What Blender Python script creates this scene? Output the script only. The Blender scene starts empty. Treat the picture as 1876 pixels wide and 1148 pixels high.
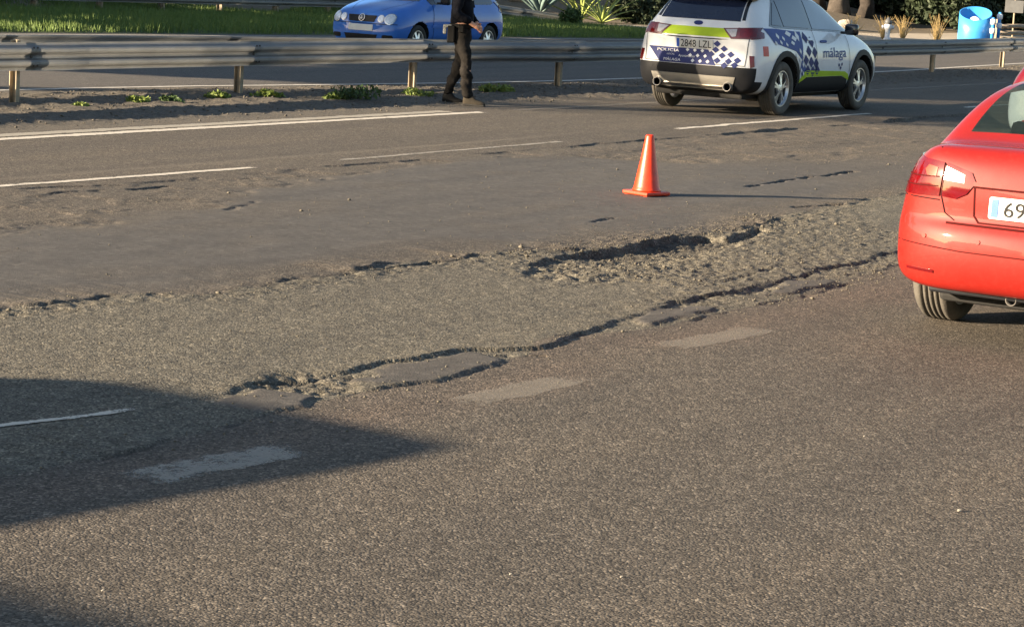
import bpy, bmesh, math, random
import numpy as np
from mathutils import Vector, Matrix, Euler
from mathutils.bvhtree import BVHTree
random.seed(7); RNG = np.random.default_rng(11)
S = bpy.context.scene
COL = S.collection
R = math.radians

# ------------------------------------------------------------------ camera, sky, sun, exposure
# world frame: +x runs along the carriageway (traffic direction), +y towards the median, z up; metres
CAM_H = 1.94; ROAD_ANG = R(30.55); PITCH = R(8.87); ROLL = math.atan(.056); LENS = 80.6
fwd = Vector((math.cos(ROAD_ANG), math.sin(ROAD_ANG), 0)); rgt = Vector((math.sin(ROAD_ANG), -math.cos(ROAD_ANG), 0)); up = Vector((0, 0, 1))
f3 = fwd*math.cos(PITCH) - up*math.sin(PITCH); u3 = up*math.cos(PITCH) + fwd*math.sin(PITCH)
r3 = rgt*math.cos(ROLL) + u3*math.sin(ROLL); u3 = u3*math.cos(ROLL) - rgt*math.sin(ROLL)
camd = bpy.data.cameras.new('camera'); cam = bpy.data.objects.new('camera', camd); COL.objects.link(cam)
camd.lens = LENS; camd.sensor_width = 36; camd.clip_end = 3000; camd.clip_start = .05
cam.matrix_world = Matrix(((r3.x, u3.x, -f3.x, 0), (r3.y, u3.y, -f3.y, 0), (r3.z, u3.z, -f3.z, CAM_H), (0, 0, 0, 1)))
S.camera = cam

SUN_EL = R(13.6); SUN_TRAVEL = Vector((.79, -.613, 0)).normalized()
world = bpy.data.worlds.new('World'); S.world = world; world.use_nodes = True
wn = world.node_tree.nodes; sky = wn.new('ShaderNodeTexSky'); sky.sky_type = 'NISHITA'; sky.sun_disc = False
sky.sun_elevation = SUN_EL; sky.sun_rotation = math.atan2(-SUN_TRAVEL.x, -SUN_TRAVEL.y); sky.air_density = 1.0; sky.dust_density = 1.0
world.node_tree.links.new(sky.outputs[0], wn['Background'].inputs[0]); wn['Background'].inputs[1].default_value = .05
sund = bpy.data.lights.new('sun', 'SUN'); sund.energy = 5.0; sund.angle = R(.53); sund.color = (1.0, .80, .56)
sun = bpy.data.objects.new('sun', sund); COL.objects.link(sun)
sun.rotation_euler = (SUN_TRAVEL*math.cos(SUN_EL) - up*math.sin(SUN_EL)).to_track_quat('-Z', 'Y').to_euler()
S.view_settings.view_transform = 'Standard'; S.view_settings.look = 'None'; S.view_settings.gamma = 1; S.view_settings.exposure = 2.2
S.cycles.max_bounces = 6; S.cycles.transparent_max_bounces = 12; S.cycles.caustics_reflective = False; S.cycles.caustics_refractive = False

def G(px, py, z=0.0):
    """ground position (u, v) of a spot noted on the 1876 x 1148 survey picture"""
    a = (px-938)/1876*36/LENS; b = -(py-574)/1876*36/LENS
    d = f3 + r3*a + u3*b
    t = (z-CAM_H)/d.z
    return (d.x*t, d.y*t)
def GP(pts): return np.array([G(*p) for p in pts])

# ------------------------------------------------------------------ helpers: noise, materials, meshes, tags
def _hash(ix, iy, seed):
    h = (ix.astype(np.int64)*374761393 + iy.astype(np.int64)*668265263 + seed*1442695041) & 0xffffffff
    h = ((h ^ (h >> 13))*1274126177) & 0xffffffff
    return ((h ^ (h >> 16)) & 0xffff)/65535.0
def vnoise(x, y, seed=0):
    ix = np.floor(x); iy = np.floor(y); fx = x-ix; fy = y-iy
    fx = fx*fx*(3-2*fx); fy = fy*fy*(3-2*fy)
    a = _hash(ix, iy, seed); b = _hash(ix+1, iy, seed); c = _hash(ix, iy+1, seed); d = _hash(ix+1, iy+1, seed)
    return (a*(1-fx)+b*fx)*(1-fy) + (c*(1-fx)+d*fx)*fy
def fbm(x, y, seed=0, oct=4):
    s = 0; a = .5
    for i in range(oct): s = s + a*(vnoise(x, y, seed+i)*2-1); x = x*2.03; y = y*2.03; a *= .55
    return s
def sstep(a, b, x):
    t = np.clip((x-a)/(b-a), 0, 1); return t*t*(3-2*t)

MATS = {}
def new_mat(name):
    m = bpy.data.materials.new(name); m.use_nodes = True; MATS[name] = m
    nt = m.node_tree; return m, nt.nodes, nt.links, nt.nodes['Principled BSDF']
def ramp(n, stops):
    r = n.new('ShaderNodeValToRGB'); e = r.color_ramp.elements
    while len(e) < len(stops): e.new(.5)
    for k, (p, c) in enumerate(stops): e[k].position = p; e[k].color = (*c, 1) if len(c) == 3 else c
    return r
def mix(n, l, fac, a, b, mode='MIX'):
    m = n.new('ShaderNodeMix'); m.data_type = 'RGBA'; m.blend_type = mode
    for sock, v in ((m.inputs[0], fac), (m.inputs[6], a), (m.inputs[7], b)):
        if isinstance(v, (int, float)): sock.default_value = v
        elif isinstance(v, tuple): sock.default_value = (*v, 1)
        else: l.new(v, sock)
    return m.outputs[2]
def texco(n, l, scale=1.0, kind='Object'):
    t = n.new('ShaderNodeTexCoord'); mp = n.new('ShaderNodeMapping'); l.new(t.outputs[kind], mp.inputs[0])
    mp.inputs['Scale'].default_value = (scale,)*3 if isinstance(scale, (int, float)) else scale
    return mp.outputs[0]
def noise(n, l, vec, scale, detail=4, rough=.6):
    t = n.new('ShaderNodeTexNoise'); t.inputs['Scale'].default_value = scale; t.inputs['Detail'].default_value = detail
    t.inputs['Roughness'].default_value = rough; l.new(vec, t.inputs['Vector']); return t.outputs[0]
def bump(n, l, p, h, strength, dist=.01):
    b = n.new('ShaderNodeBump'); b.inputs['Strength'].default_value = strength; b.inputs['Distance'].default_value = dist
    l.new(h, b.inputs['Height']); l.new(b.outputs[0], p.inputs['Normal']); return b
def mat(name, col, rough=.5, metal=0, var=.12, vscale=6, bmp=0, bscale=60, coat=0, spec=.5, trans=0):
    m, n, l, p = new_mat(name)
    p.inputs['Roughness'].default_value = rough; p.inputs['Metallic'].default_value = metal
    p.inputs['Coat Weight'].default_value = coat; p.inputs['Coat Roughness'].default_value = .04; p.inputs['Specular IOR Level'].default_value = spec
    co = texco(n, l); nz = noise(n, l, co, vscale)
    r = ramp(n, [(.3, tuple(c*(1-var) for c in col)), (.7, tuple(min(1, c*(1+var)) for c in col))]); l.new(nz, r.inputs[0])
    l.new(r.outputs[0], p.inputs['Base Color'])
    if bmp: bump(n, l, p, noise(n, l, co, bscale, 3), bmp)
    if trans: p.inputs['Transmission Weight'].default_value = trans
    return m
def glass_mat(name, tint, alpha):
    m, n, l, p = new_mat(name)
    p.inputs['Base Color'].default_value = (*tint, 1); p.inputs['Roughness'].default_value = .03; p.inputs['Specular IOR Level'].default_value = .6
    tr = n.new('ShaderNodeBsdfTransparent'); tr.inputs[0].default_value = (.72, .8, .76, 1)
    ms = n.new('ShaderNodeMixShader'); ms.inputs[0].default_value = alpha
    l.new(tr.outputs[0], ms.inputs[1]); l.new(p.outputs[0], ms.inputs[2]); l.new(ms.outputs[0], n['Material Output'].inputs[0]); return m

def tag(o, label=None, cat=None, group=None, kind=None):
    for k, v in (('label', label), ('category', cat), ('group', group), ('kind', kind)):
        if v: o[k] = v
    return o
def empty(name, loc=(0, 0, 0), rz=0):
    o = bpy.data.objects.new(name, None); COL.objects.link(o); o.location = loc; o.rotation_euler = (0, 0, rz); o.empty_display_size = .1; return o
def link(name, me, m=None, parent=None, smooth=False):
    o = bpy.data.objects.new(name, me); COL.objects.link(o)
    if m is not None and not me.materials: me.materials.append(MATS[m] if isinstance(m, str) else m)
    if parent: o.parent = parent
    if smooth: me.polygons.foreach_set('use_smooth', [True]*len(me.polygons))
    return o
def obj(name, bm, m=None, parent=None, smooth=False):
    me = bpy.data.meshes.new(name); bm.normal_update(); bm.to_mesh(me); bm.free(); return link(name, me, m, parent, smooth)
def from_np(name, V, F, m=None, parent=None, smooth=False):
    me = bpy.data.meshes.new(name); V = np.asarray(V, dtype=np.float32); F = np.asarray(F, dtype=np.int32); k = F.shape[1]
    me.vertices.add(len(V)); me.vertices.foreach_set('co', V.ravel()); me.loops.add(F.size); me.loops.foreach_set('vertex_index', F.ravel())
    me.polygons.add(len(F)); me.polygons.foreach_set('loop_start', np.arange(0, F.size, k, dtype=np.int32))
    me.update(calc_edges=True); me.validate(); return link(name, me, m, parent, smooth)
def grid_faces(nu, nv):
    i = np.arange(nu-1)[:, None]*nv + np.arange(nv-1)[None, :]
    return np.stack([i, i+nv, i+nv+1, i+1], -1).reshape(-1, 4)
def box(bm, c, s, rz=0, bev=0):
    r = bmesh.ops.create_cube(bm, size=1); vs = r['verts']
    bmesh.ops.scale(bm, vec=s, verts=vs)
    if bev:
        es = list({e for v in vs for e in v.link_edges}); q = bmesh.ops.bevel(bm, geom=es, offset=bev, segments=2, affect='EDGES', profile=.5)
        vs = list({v for f in q['faces'] for v in f.verts} | {v for v in vs if v.is_valid})
    if rz: bmesh.ops.rotate(bm, cent=(0, 0, 0), matrix=Matrix.Rotation(rz, 3, 'Z'), verts=vs)
    bmesh.ops.translate(bm, vec=c, verts=vs); return vs
def lathe(bm, prof, n=24, axis='Z', c=(0, 0, 0), close=False):
    """prof: list of (radius, height) turned round an axis"""
    rings = []
    for r, h in prof:
        ring = []
        for k in range(n):
            a = 2*math.pi*k/n; x, y = r*math.cos(a), r*math.sin(a)
            p = (x, y, h) if axis == 'Z' else ((x, h, y) if axis == 'Y' else (h, x, y))
            ring.append(bm.verts.new((p[0]+c[0], p[1]+c[1], p[2]+c[2])))
        rings.append(ring)
    pairs = list(zip(rings, rings[1:])) + ([(rings[-1], rings[0])] if close else [])
    for a, b in pairs:
        for k in range(n): bm.faces.new((a[k], a[(k+1) % n], b[(k+1) % n], b[k]))
    if not close:
        for ring, h in ((rings[0], 0), (rings[-1], 1)):
            try: bm.faces.new(ring if h else ring[::-1])
            except ValueError: pass
    return rings
def tube(bm, pts, rad, n=8):
    """swept tube; rad is one value or one per point"""
    pts = [Vector(p) for p in pts]; rad = [rad]*len(pts) if isinstance(rad, (int, float)) else rad
    rings = []
    for i, p in enumerate(pts):
        d = (pts[min(i+1, len(pts)-1)] - pts[max(i-1, 0)]).normalized()
        a = d.cross(Vector((0, 0, 1)) if abs(d.z) < .9 else Vector((1, 0, 0))).normalized(); b = d.cross(a)
        rings.append([bm.verts.new(p + (a*math.cos(2*math.pi*k/n) + b*math.sin(2*math.pi*k/n))*rad[i]) for k in range(n)])
    for A, B in zip(rings, rings[1:]):
        for k in range(n): bm.faces.new((A[k], A[(k+1) % n], B[(k+1) % n], B[k]))
    bm.faces.new(rings[0][::-1]); bm.faces.new(rings[-1])
def copy_tree(o, parent=None):
    c = o.copy(); COL.objects.link(c); c.parent = parent
    for ch in list(o.children): copy_tree(ch, c)
    return c

# ------------------------------------------------------------------ ground materials
def asphalt_mat(name, base, tint2, road=False):
    m, n, l, p = new_mat(name); co = texco(n, l)
    big = noise(n, l, co, .55, 5, .6); med = noise(n, l, co, 5, 4, .6); fine = noise(n, l, co, 55, 3, .7)
    vor = n.new('ShaderNodeTexVoronoi'); vor.inputs['Scale'].default_value = 108; l.new(co, vor.inputs['Vector'])
    c = mix(n, l, big, base, tint2)
    sx = n.new('ShaderNodeSeparateColor'); l.new(vor.outputs['Color'], sx.inputs[0])
    st = ramp(n, [(0, (.30,)*3), (.35, (.75,)*3), (.7, (1.15,)*3), (.9, (1.6,)*3), (1, (2.6,)*3)]); l.new(sx.outputs[0], st.inputs[0])
    if road:
        def att(nm):
            a = n.new('ShaderNodeAttribute'); a.attribute_name = nm; return a.outputs['Fac']
        c = mix(n, l, att('mid'), c, (.102, .094, .074))
        c = mix(n, l, att('red'), c, (.108, .078, .060))
        inv = n.new('ShaderNodeMath'); inv.operation = 'MULTIPLY_ADD'; l.new(att('patch'), inv.inputs[0]); inv.inputs[1].default_value = -.5; inv.inputs[2].default_value = .9
        grain = inv.outputs[0]
        pc = mix(n, l, med, (.057, .0545, .053), (.078, .073, .068))
        cg = mix(n, l, grain, c, mix(n, l, 1.0, c, st.outputs[0], 'MULTIPLY'))
        c = mix(n, l, att('patch'), cg, pc)
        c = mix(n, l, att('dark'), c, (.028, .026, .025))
    else:
        c = mix(n, l, .6, c, mix(n, l, 1.0, c, st.outputs[0], 'MULTIPLY'))
    chip = n.new('ShaderNodeTexVoronoi'); chip.inputs['Scale'].default_value = 34; l.new(co, chip.inputs['Vector']); sc_ = n.new('ShaderNodeSeparateColor'); l.new(chip.outputs['Color'], sc_.inputs[0])
    cr_ = ramp(n, [(0, (.62,)*3), (.3, (.95,)*3), (.8, (1.05,)*3), (1, (1.5,)*3)]); l.new(sc_.outputs[1], cr_.inputs[0]); c = mix(n, l, .6, c, mix(n, l, 1.0, c, cr_.outputs[0], 'MULTIPLY'))     # larger stones among the fine ones
    r2 = ramp(n, [(.25, (.78,)*3), (.75, (1.2,)*3)]); l.new(med, r2.inputs[0])
    c = mix(n, l, .55, c, mix(n, l, 1.0, c, r2.outputs[0], 'MULTIPLY'))
    stv = noise(n, l, texco(n, l, (.10, 1.5, 1)), 1.3, 4, .6); r3_ = ramp(n, [(.3, (.80, .80, .82)), (.5, (1, 1, 1)), (.72, (1.16, 1.13, 1.08))]); l.new(stv, r3_.inputs[0])     # wheel tracks and wear along the lanes
    c = mix(n, l, .9, c, mix(n, l, 1.0, c, r3_.outputs[0], 'MULTIPLY'))
    l.new(c, p.inputs['Base Color']); p.inputs['Roughness'].default_value = .88; p.inputs['Specular IOR Level'].default_value = .3
    ad = n.new('ShaderNodeMath'); ad.operation = 'MULTIPLY_ADD'; l.new(vor.outputs['Distance'], ad.inputs[0]); ad.inputs[1].default_value = -.9; l.new(fine, ad.inputs[2])
    b = bump(n, l, p, ad.outputs[0], .5, .006)
    if road:
        mu = n.new('ShaderNodeMath'); mu.operation = 'MULTIPLY'; l.new(grain, mu.inputs[0]); mu.inputs[1].default_value = .56; l.new(mu.outputs[0], b.inputs['Strength'])
    return m
asphalt_mat('asphalt', (.099, .084, .066), (.070, .062, .053), True)
asphalt_mat('far_asphalt', (.095, .087, .078), (.08, .075, .07))
def soil_mat(name, c1, c2, c3, sc=3):
    m, n, l, p = new_mat(name); co = texco(n, l)
    a = noise(n, l, co, sc, 5, .65); b = noise(n, l, co, sc*14, 4, .7)
    c = mix(n, l, a, c1, c2); r = ramp(n, [(.45, (0, 0, 0)), (.7, (1, 1, 1))]); l.new(b, r.inputs[0])
    c = mix(n, l, r.outputs[0], c, c3); l.new(c, p.inputs['Base Color']); p.inputs['Roughness'].default_value = .95
    bump(n, l, p, b, .7, .03); return m
soil_mat('gravel_soil', (.045, .040, .033), (.085, .073, .057), (.15, .128, .10), 2)
soil_mat('dirt', (.09, .07, .045), (.14, .11, .07), (.17, .135, .09), .6)
soil_mat('sand', (.34, .29, .22), (.42, .36, .28), (.3, .25, .18), 1.2)
soil_mat('grass_soil', (.035, .055, .018), (.05, .07, .022), (.07, .07, .03), 1.5)
def paint_mat(name, wear, col=(.54, .50, .43), opac=1.0):
    """road paint that lets the asphalt show where it has worn off; attribute core = 1 well inside the marking"""
    m, n, l, p = new_mat(name); co = texco(n, l); a = noise(n, l, co, 7, 6, .75); b = noise(n, l, co, 70, 3, .7)
    at = n.new('ShaderNodeAttribute'); at.attribute_name = 'core'
    ad = n.new('ShaderNodeMath'); ad.operation = 'MULTIPLY_ADD'; l.new(b, ad.inputs[0]); ad.inputs[1].default_value = .6; l.new(a, ad.inputs[2])
    ad2 = n.new('ShaderNodeMath'); ad2.operation = 'MULTIPLY_ADD'; l.new(at.outputs['Fac'], ad2.inputs[0]); ad2.inputs[1].default_value = .55; l.new(ad.outputs[0], ad2.inputs[2])
    r = n.new('ShaderNodeMapRange'); r.inputs[1].default_value = wear+.55; r.inputs[2].default_value = wear+.75; r.inputs[4].default_value = opac; l.new(ad2.outputs[0], r.inputs[0])
    cr = ramp(n, [(.3, tuple(c*.8 for c in col)), (.7, col)]); l.new(b, cr.inputs[0]); l.new(cr.outputs[0], p.inputs['Base Color']); p.inputs['Roughness'].default_value = .85
    bump(n, l, p, b, .5, .006)
    tr = n.new('ShaderNodeBsdfTransparent'); ms = n.new('ShaderNodeMixShader'); l.new(r.outputs[0], ms.inputs[0]); l.new(tr.outputs[0], ms.inputs[1]); l.new(p.outputs[0], ms.inputs[2]); l.new(ms.outputs[0], n['Material Output'].inputs[0]); return m
paint_mat('line_paint', .52); paint_mat('worn_paint', .58, (.34, .32, .28), .72); paint_mat('ghost_paint', .47, (.31, .28, .235), .40); paint_mat('grimy_paint', .46, (.36, .335, .28), .85); paint_mat('far_paint', .5, (.5, .48, .44))
# ------------------------------------------------------------------ the damaged carriageway
def vline(pts):
    a = GP(pts); a = a[np.argsort(a[:, 0])]; return lambda u: np.interp(u, a[:, 0], a[:, 1])
B1 = vline([(-200, 905), (0, 868), (230, 826), (367, 793), (420, 777), (487, 760), (531, 750), (650, 722), (800, 697), (925, 660), (1020, 619), (1110, 610), (1190, 602), (1290, 577), (1350, 566), (1440, 545), (1540, 520), (1650, 485), (1800, 452), (1876, 430)])
B2 = vline([(-200, 880), (0, 843), (22, 821), (110, 812), (128, 799), (177, 786), (230, 773), (288, 750), (345, 742), (385, 735), (442, 720), (470, 705), (640, 685), (700, 672), (860, 642), (990, 640), (1130, 590), (1240, 560), (1350, 535), (1560, 485), (1700, 450)])
B3 = vline([(-200, 600), (0, 578), (100, 562), (180, 549), (300, 547), (400, 545), (480, 528), (620, 510), (720, 490), (800, 483), (940, 463), (1060, 462), (1200, 443), (1290, 432), (1390, 416), (1450, 398), (1560, 374), (1700, 352)])
B5 = vline([(-200, 470), (0, 441), (180, 418), (400, 388), (520, 345), (700, 318), (1000, 291), (1150, 300), (1300, 306), (1500, 300), (1700, 290)])
B4 = vline([(-200, 372), (0, 354), (180, 345), (320, 336), (600, 312), (1000, 277), (1220, 259), (1400, 245), (1600, 230), (1750, 217), (1876, 206)])
def inpoly(u, v, pts, jag=0, seed=3):
    """signed distance-like field, positive inside the polygon noted in picture spots"""
    P = GP(pts); d = np.full(u.shape, 1e9); ins = np.zeros(u.shape, bool)
    for i in range(len(P)):
        a, b = P[i], P[(i+1) % len(P)]; e = b-a
        t = np.clip(((u-a[0])*e[0]+(v-a[1])*e[1])/(e@e+1e-9), 0, 1)
        d = np.minimum(d, np.hypot(u-a[0]-t*e[0], v-a[1]-t*e[1]))
        c = ((a[1] > v) != (b[1] > v)) & (u < (b[0]-a[0])*(v-a[1])/(b[1]-a[1]+1e-12)+a[0]); ins ^= c
    d = np.where(ins, d, -d)
    if jag: d = d + jag*fbm(u*5, v*5, seed, 5)
    return d
def road_surface(u, v):
    j1 = .13*fbm(u*2.6, v*3.2, 1, 7); j2 = .16*fbm(u*2.4, v*3, 9, 7); j3 = .22*fbm(u*2.1, v*2.8, 17, 7)
    near = 1-sstep(14, 22, u)*.6
    rough1 = sstep(-.2, .6, fbm(u*.9, v*.9, 31, 3)+.12)                       # where the strip has broken up
    L1 = sstep(-.004, .006, v-B1(u)+j1*.55)
    L2 = sstep(-.004, .006, v-B2(u)+j2*.55)
    L3 = sstep(-.005, .008, v-B3(u)+j3*.7)
    L4 = sstep(-.012, .02, v-B4(u)+j2*.7)
    L5 = sstep(-.05, .08, v-B5(u)+j3*1.4)
    va = .02+1.5*sstep(-.12, .42, fbm(u*2.1, v*.3, 201, 5)); vb = .2+1.3*sstep(-.3, .35, fbm(u*1.3, v*.3, 207, 4)); vc = .05+1.5*sstep(-.15, .4, fbm(u*.8, v*.3, 213, 4))
    lip = lambda w, d: w + (1-w)*sstep(.05, .7, d)         # the step's height wanders along its edge only
    z = .008*L1*lip(va, v-B1(u)) + .011*L2*lip(vb, v-B2(u)) + .013*L3*lip(va, v-B3(u))
    z = z + .028*L4*lip(vc, v-B4(u))*sstep(18, 24, u)*(1-sstep(34, 38, u)) - .012*L5*(1-L4)*sstep(.0, .35, fbm(u*2.1, v*2.1, 5, 4)+.1)
    # coarse broken texture of the strip, its rubble and the pothole
    gr = fbm(u*17, v*17, 41, 3)*.6 + fbm(u*42, v*42, 47, 2)*.5
    mid = L1*(1-L3)
    zr = inpoly(u, v, [(1180, 560), (1250, 470), (1400, 405), (1560, 385), (1650, 440), (1660, 490), (1540, 520), (1400, 545), (1280, 575)], .12)
    rz = sstep(-.15, .2, zr)
    zb = inpoly(u, v, [(478, 715), (490, 692), (560, 686), (650, 688), (700, 690), (640, 715), (560, 728)], .08, 7); rb = sstep(-.05, .05, zb)
    z = z + gr*(.0045*mid + .015*rz + .020*rb) - .012*rb
    rz2 = sstep(-.1, .15, inpoly(u, v, [(880, 500), (960, 455), (1200, 425), (1400, 395), (1440, 420), (1320, 470), (1250, 525), (1020, 535)], .1, 15))
    z = z + gr*.013*rz2
    # ridge of loose material along the patch's edge
    ed = np.exp(-((v-B3(u)+.08+j3*.5)/.17)**2); z = z + ed*(.012*fbm(u*9, v*9, 51, 4) + .011*gr)*near
    # pothole: deep under its far rim, rising to its near rim
    pd = inpoly(u, v, [(945, 512), (985, 484), (1060, 464), (1130, 457), (1200, 444), (1290, 433), (1330, 440), (1390, 418), (1410, 428), (1330, 462), (1250, 500), (1200, 520), (1120, 525), (1010, 524)], .055, 23)
    far = v-B3(u)
    dep = sstep(-.005, .035, pd)*np.clip(1-(-far)/1.0, .05, 1)**1.2*sstep(.0, .5, pd+.28)
    dep = dep*(.55+.45*sstep(-.35, .25, fbm(u*2.7, v*.9, 77, 2)+.15))
    z = z - .085*dep + gr*.018*sstep(.02, .15, pd)
    # open seams
    for seg, dp, w in (([(1368, 349), (1440, 337)], .02, .03), ([(1430, 338), (1490, 329)], .025, .035), ([(1508, 329), (1562, 320)], .03, .035), ([(1450, 384), (1560, 378)], .02, .04),
                       ([(880, 652), (985, 652)], .012, .025), ([(1335, 832), (1420, 818), (1480, 800)][:2], .006, .015), ([(1420, 818), (1482, 799)], .006, .015), ([(1695, 1045), (1722, 1032)], .012, .018), ([(690, 500), (800, 484)], .02, .03), ([(1085, 415), (1125, 407)], .012, .02), ([(420, 392), (470, 377)], .010, .04), ([(240, 352), (310, 345)], .022, .05), ([(100, 362), (190, 353)], .012, .04),
                       ([(1460, 548), (1560, 520)], .010, .025), ([(1350, 545), (1480, 505)], .012, .03), ([(1330, 520), (1440, 490)], .010, .03)):
        P = GP(seg); e = P[1]-P[0]; t = np.clip(((u-P[0][0])*e[0]+(v-P[0][1])*e[1])/(e@e), 0, 1)
        d = np.hypot(u-P[0][0]-t*e[0], v-P[0][1]-t*e[1]) + .06*fbm(u*9, v*9, 61, 5) + .02*fbm(u*30, v*30, 63, 2)
        z = z - dp*(1-sstep(w*.35, w, d))
    # broken, darker-coloured crevices along the steps
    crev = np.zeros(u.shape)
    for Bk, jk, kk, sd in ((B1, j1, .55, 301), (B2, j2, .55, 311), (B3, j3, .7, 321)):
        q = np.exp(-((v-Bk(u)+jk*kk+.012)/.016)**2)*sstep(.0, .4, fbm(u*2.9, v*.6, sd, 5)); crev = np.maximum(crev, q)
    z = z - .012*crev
    # smooth slabs left of the older course
    sl = np.zeros(u.shape)
    for k, poly in enumerate(([(655, 700), (700, 680), (858, 643), (925, 660), (800, 694), (690, 708)], [(1165, 594), (1205, 568), (1250, 562), (1352, 560), (1290, 574), (1190, 598)], [(1390, 545), (1440, 520), (1520, 512), (1540, 518), (1450, 540)], [(390, 742), (470, 712), (560, 728), (540, 745), (470, 756)])):
        q = sstep(-.012, .012, inpoly(u, v, poly, .10, 70+k)); sl = np.maximum(sl, q)
    z = z*(1-sl) + sl*(.013 + .002*fbm(u*6, v*6, 80, 3))
    z = z + .006*fbm(u*.7, v*.7, 90, 3) + .0015*fbm(u*6, v*6, 91, 3)
    e = sstep(4.6, 5.0, v)*(1-sstep(12.2, 12.6, v))*sstep(4.0, 4.4, u)*(1-sstep(38.5, 40, u))
    soft = sstep(-.05, .75, v-B3(u)+.9*fbm(u*.8, v*1.6, 131, 5)*.6)
    patch = np.clip(soft*(1-sstep(-.25, .35, v-B5(u)+j3*1.4))*(1-.35*sstep(0, .5, fbm(u*1.1, v*2.5, 95, 4)))*(1-.75*sstep(18, 24, u)) + sl*.8, 0, 1)
    midc = np.clip(mid*(1-sl), 0, 1)*.8
    red = (1-L1)*np.exp(-((v-B1(u)+.28)/.25)**2)*(.2+.35*vnoise(u*1.3, v*3, 99))
    dark = np.clip(sstep(.25, .8, dep)*.55 + crev*.8*(1-sl) + rb*.3*vnoise(u*20, v*20, 5), 0, 1)  # shade of the pothole's deep side painted into colour; crevices and rubble darker too
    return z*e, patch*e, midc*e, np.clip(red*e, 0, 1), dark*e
us = [4.0]
while us[-1] < 40: us.append(us[-1] + .0016*us[-1] + .0035)
us[-1] = 40.0; us = np.array(us); vs = np.arange(4.6, 12.6001, .0145); vs[-1] = 12.6
UU, VV = np.meshgrid(us, vs, indexing='ij')
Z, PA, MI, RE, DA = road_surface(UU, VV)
nv0 = UU.size
V = np.stack([UU, VV, Z], -1).reshape(-1, 3); F = grid_faces(len(us), len(vs))
far_u = 420
quads = [((-60, -14), (far_u, -14), (far_u, 4.6), (-60, 4.6)), ((-60, 4.6), (4, 4.6), (4, 12.6), (-60, 12.6)), ((40, 4.6), (far_u, 4.6), (far_u, 12.6), (40, 12.6)), ((-60, 12.6), (far_u, 12.6), (far_u, 15.35), (-60, 15.35))]
for q in quads:
    k = len(V); V = np.vstack([V, [(a, b, 0) for a, b in q]]); F = np.vstack([F, [[k, k+1, k+2, k+3]]])
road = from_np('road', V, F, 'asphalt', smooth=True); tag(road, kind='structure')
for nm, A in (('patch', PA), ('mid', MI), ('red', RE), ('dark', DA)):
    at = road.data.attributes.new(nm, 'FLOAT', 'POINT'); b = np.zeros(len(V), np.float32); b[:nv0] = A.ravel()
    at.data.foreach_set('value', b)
def road_z(u, v): return road_surface(np.asarray(u, float), np.asarray(v, float))[0]

def marking(name, path, width, m, rag=.012, seed=0, dz=.004, step=.05):
    """painted line laid 4 mm above the surface; path = picture spots or road coordinates of its centre line"""
    P = np.array(path, float); L = np.r_[0, np.cumsum(np.hypot(*np.diff(P, axis=0).T))]
    s = np.arange(0, L[-1], step); c = np.c_[np.interp(s, L, P[:, 0]), np.interp(s, L, P[:, 1])]
    d = np.gradient(c, axis=0); d /= np.linalg.norm(d, axis=1)[:, None]; nn = np.c_[-d[:, 1], d[:, 0]]
    W = 7; w = np.linspace(-.5, .5, W)[None, :]*width*np.ones((len(s), 1))
    w[:, 0] += rag*fbm(s*7, s*0+seed, 5, 4); w[:, -1] += rag*fbm(s*7, s*0+seed+9, 6, 4)
    U = c[:, :1] + nn[:, :1]*w; VV_ = c[:, 1:] + nn[:, 1:]*w
    ing = (U > 4) & (U < 40) & (VV_ > 4.6) & (VV_ < 12.6)
    z = np.where(ing, road_z(U, VV_), 0) + dz
    o = from_np(name, np.stack([U, VV_, z], -1).reshape(-1, 3), grid_faces(len(s), W), m, smooth=True); tag(o, kind='structure')
    core = np.minimum(np.array([.25, .85, 1, 1, 1, .85, .25])[None, :], np.clip(np.minimum(s, s[-1]-s)/.25, 0, 1)[:, None]); at = o.data.attributes.new('core', 'FLOAT', 'POINT'); at.data.foreach_set('value', core.astype(np.float32).ravel()); return o
marking('edge_line', [(-10, 14.86), (24.4, 14.86)], .21, 'line_paint', .045, 1)
marking('edge_line', [(24.8, 14.85), (60, 14.85)], .15, 'ghost_paint', .05, 2)
marking('edge_line', [(-10, 15.13), (24, 15.13)], .26, 'grimy_paint', .06, 3)
for a, b in (((-300, 373), (488, 312)), ((600, 302), (1045, 265)), ((1230, 246), (1600, 216)), ((1760, 205), (1990, 187))):
    marking('lane_line', GP([a, b]), .115, 'line_paint' if a[0] != 600 else 'worn_paint', .02, a[0])
marking('lane_line', GP([(-120, 800), (0, 785), (150, 768), (292, 748)]), .055, 'line_paint', .02, 31)
for a, b, w, m in (((185, 890), (605, 810), .30, 'worn_paint'), ((825, 742), (1080, 686), .24, 'ghost_paint'), ((1205, 640), (1425, 597), .24, 'ghost_paint')):
    marking('worn_dash', GP([a, b]), w, m, .03, a[0], .0025)

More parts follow.
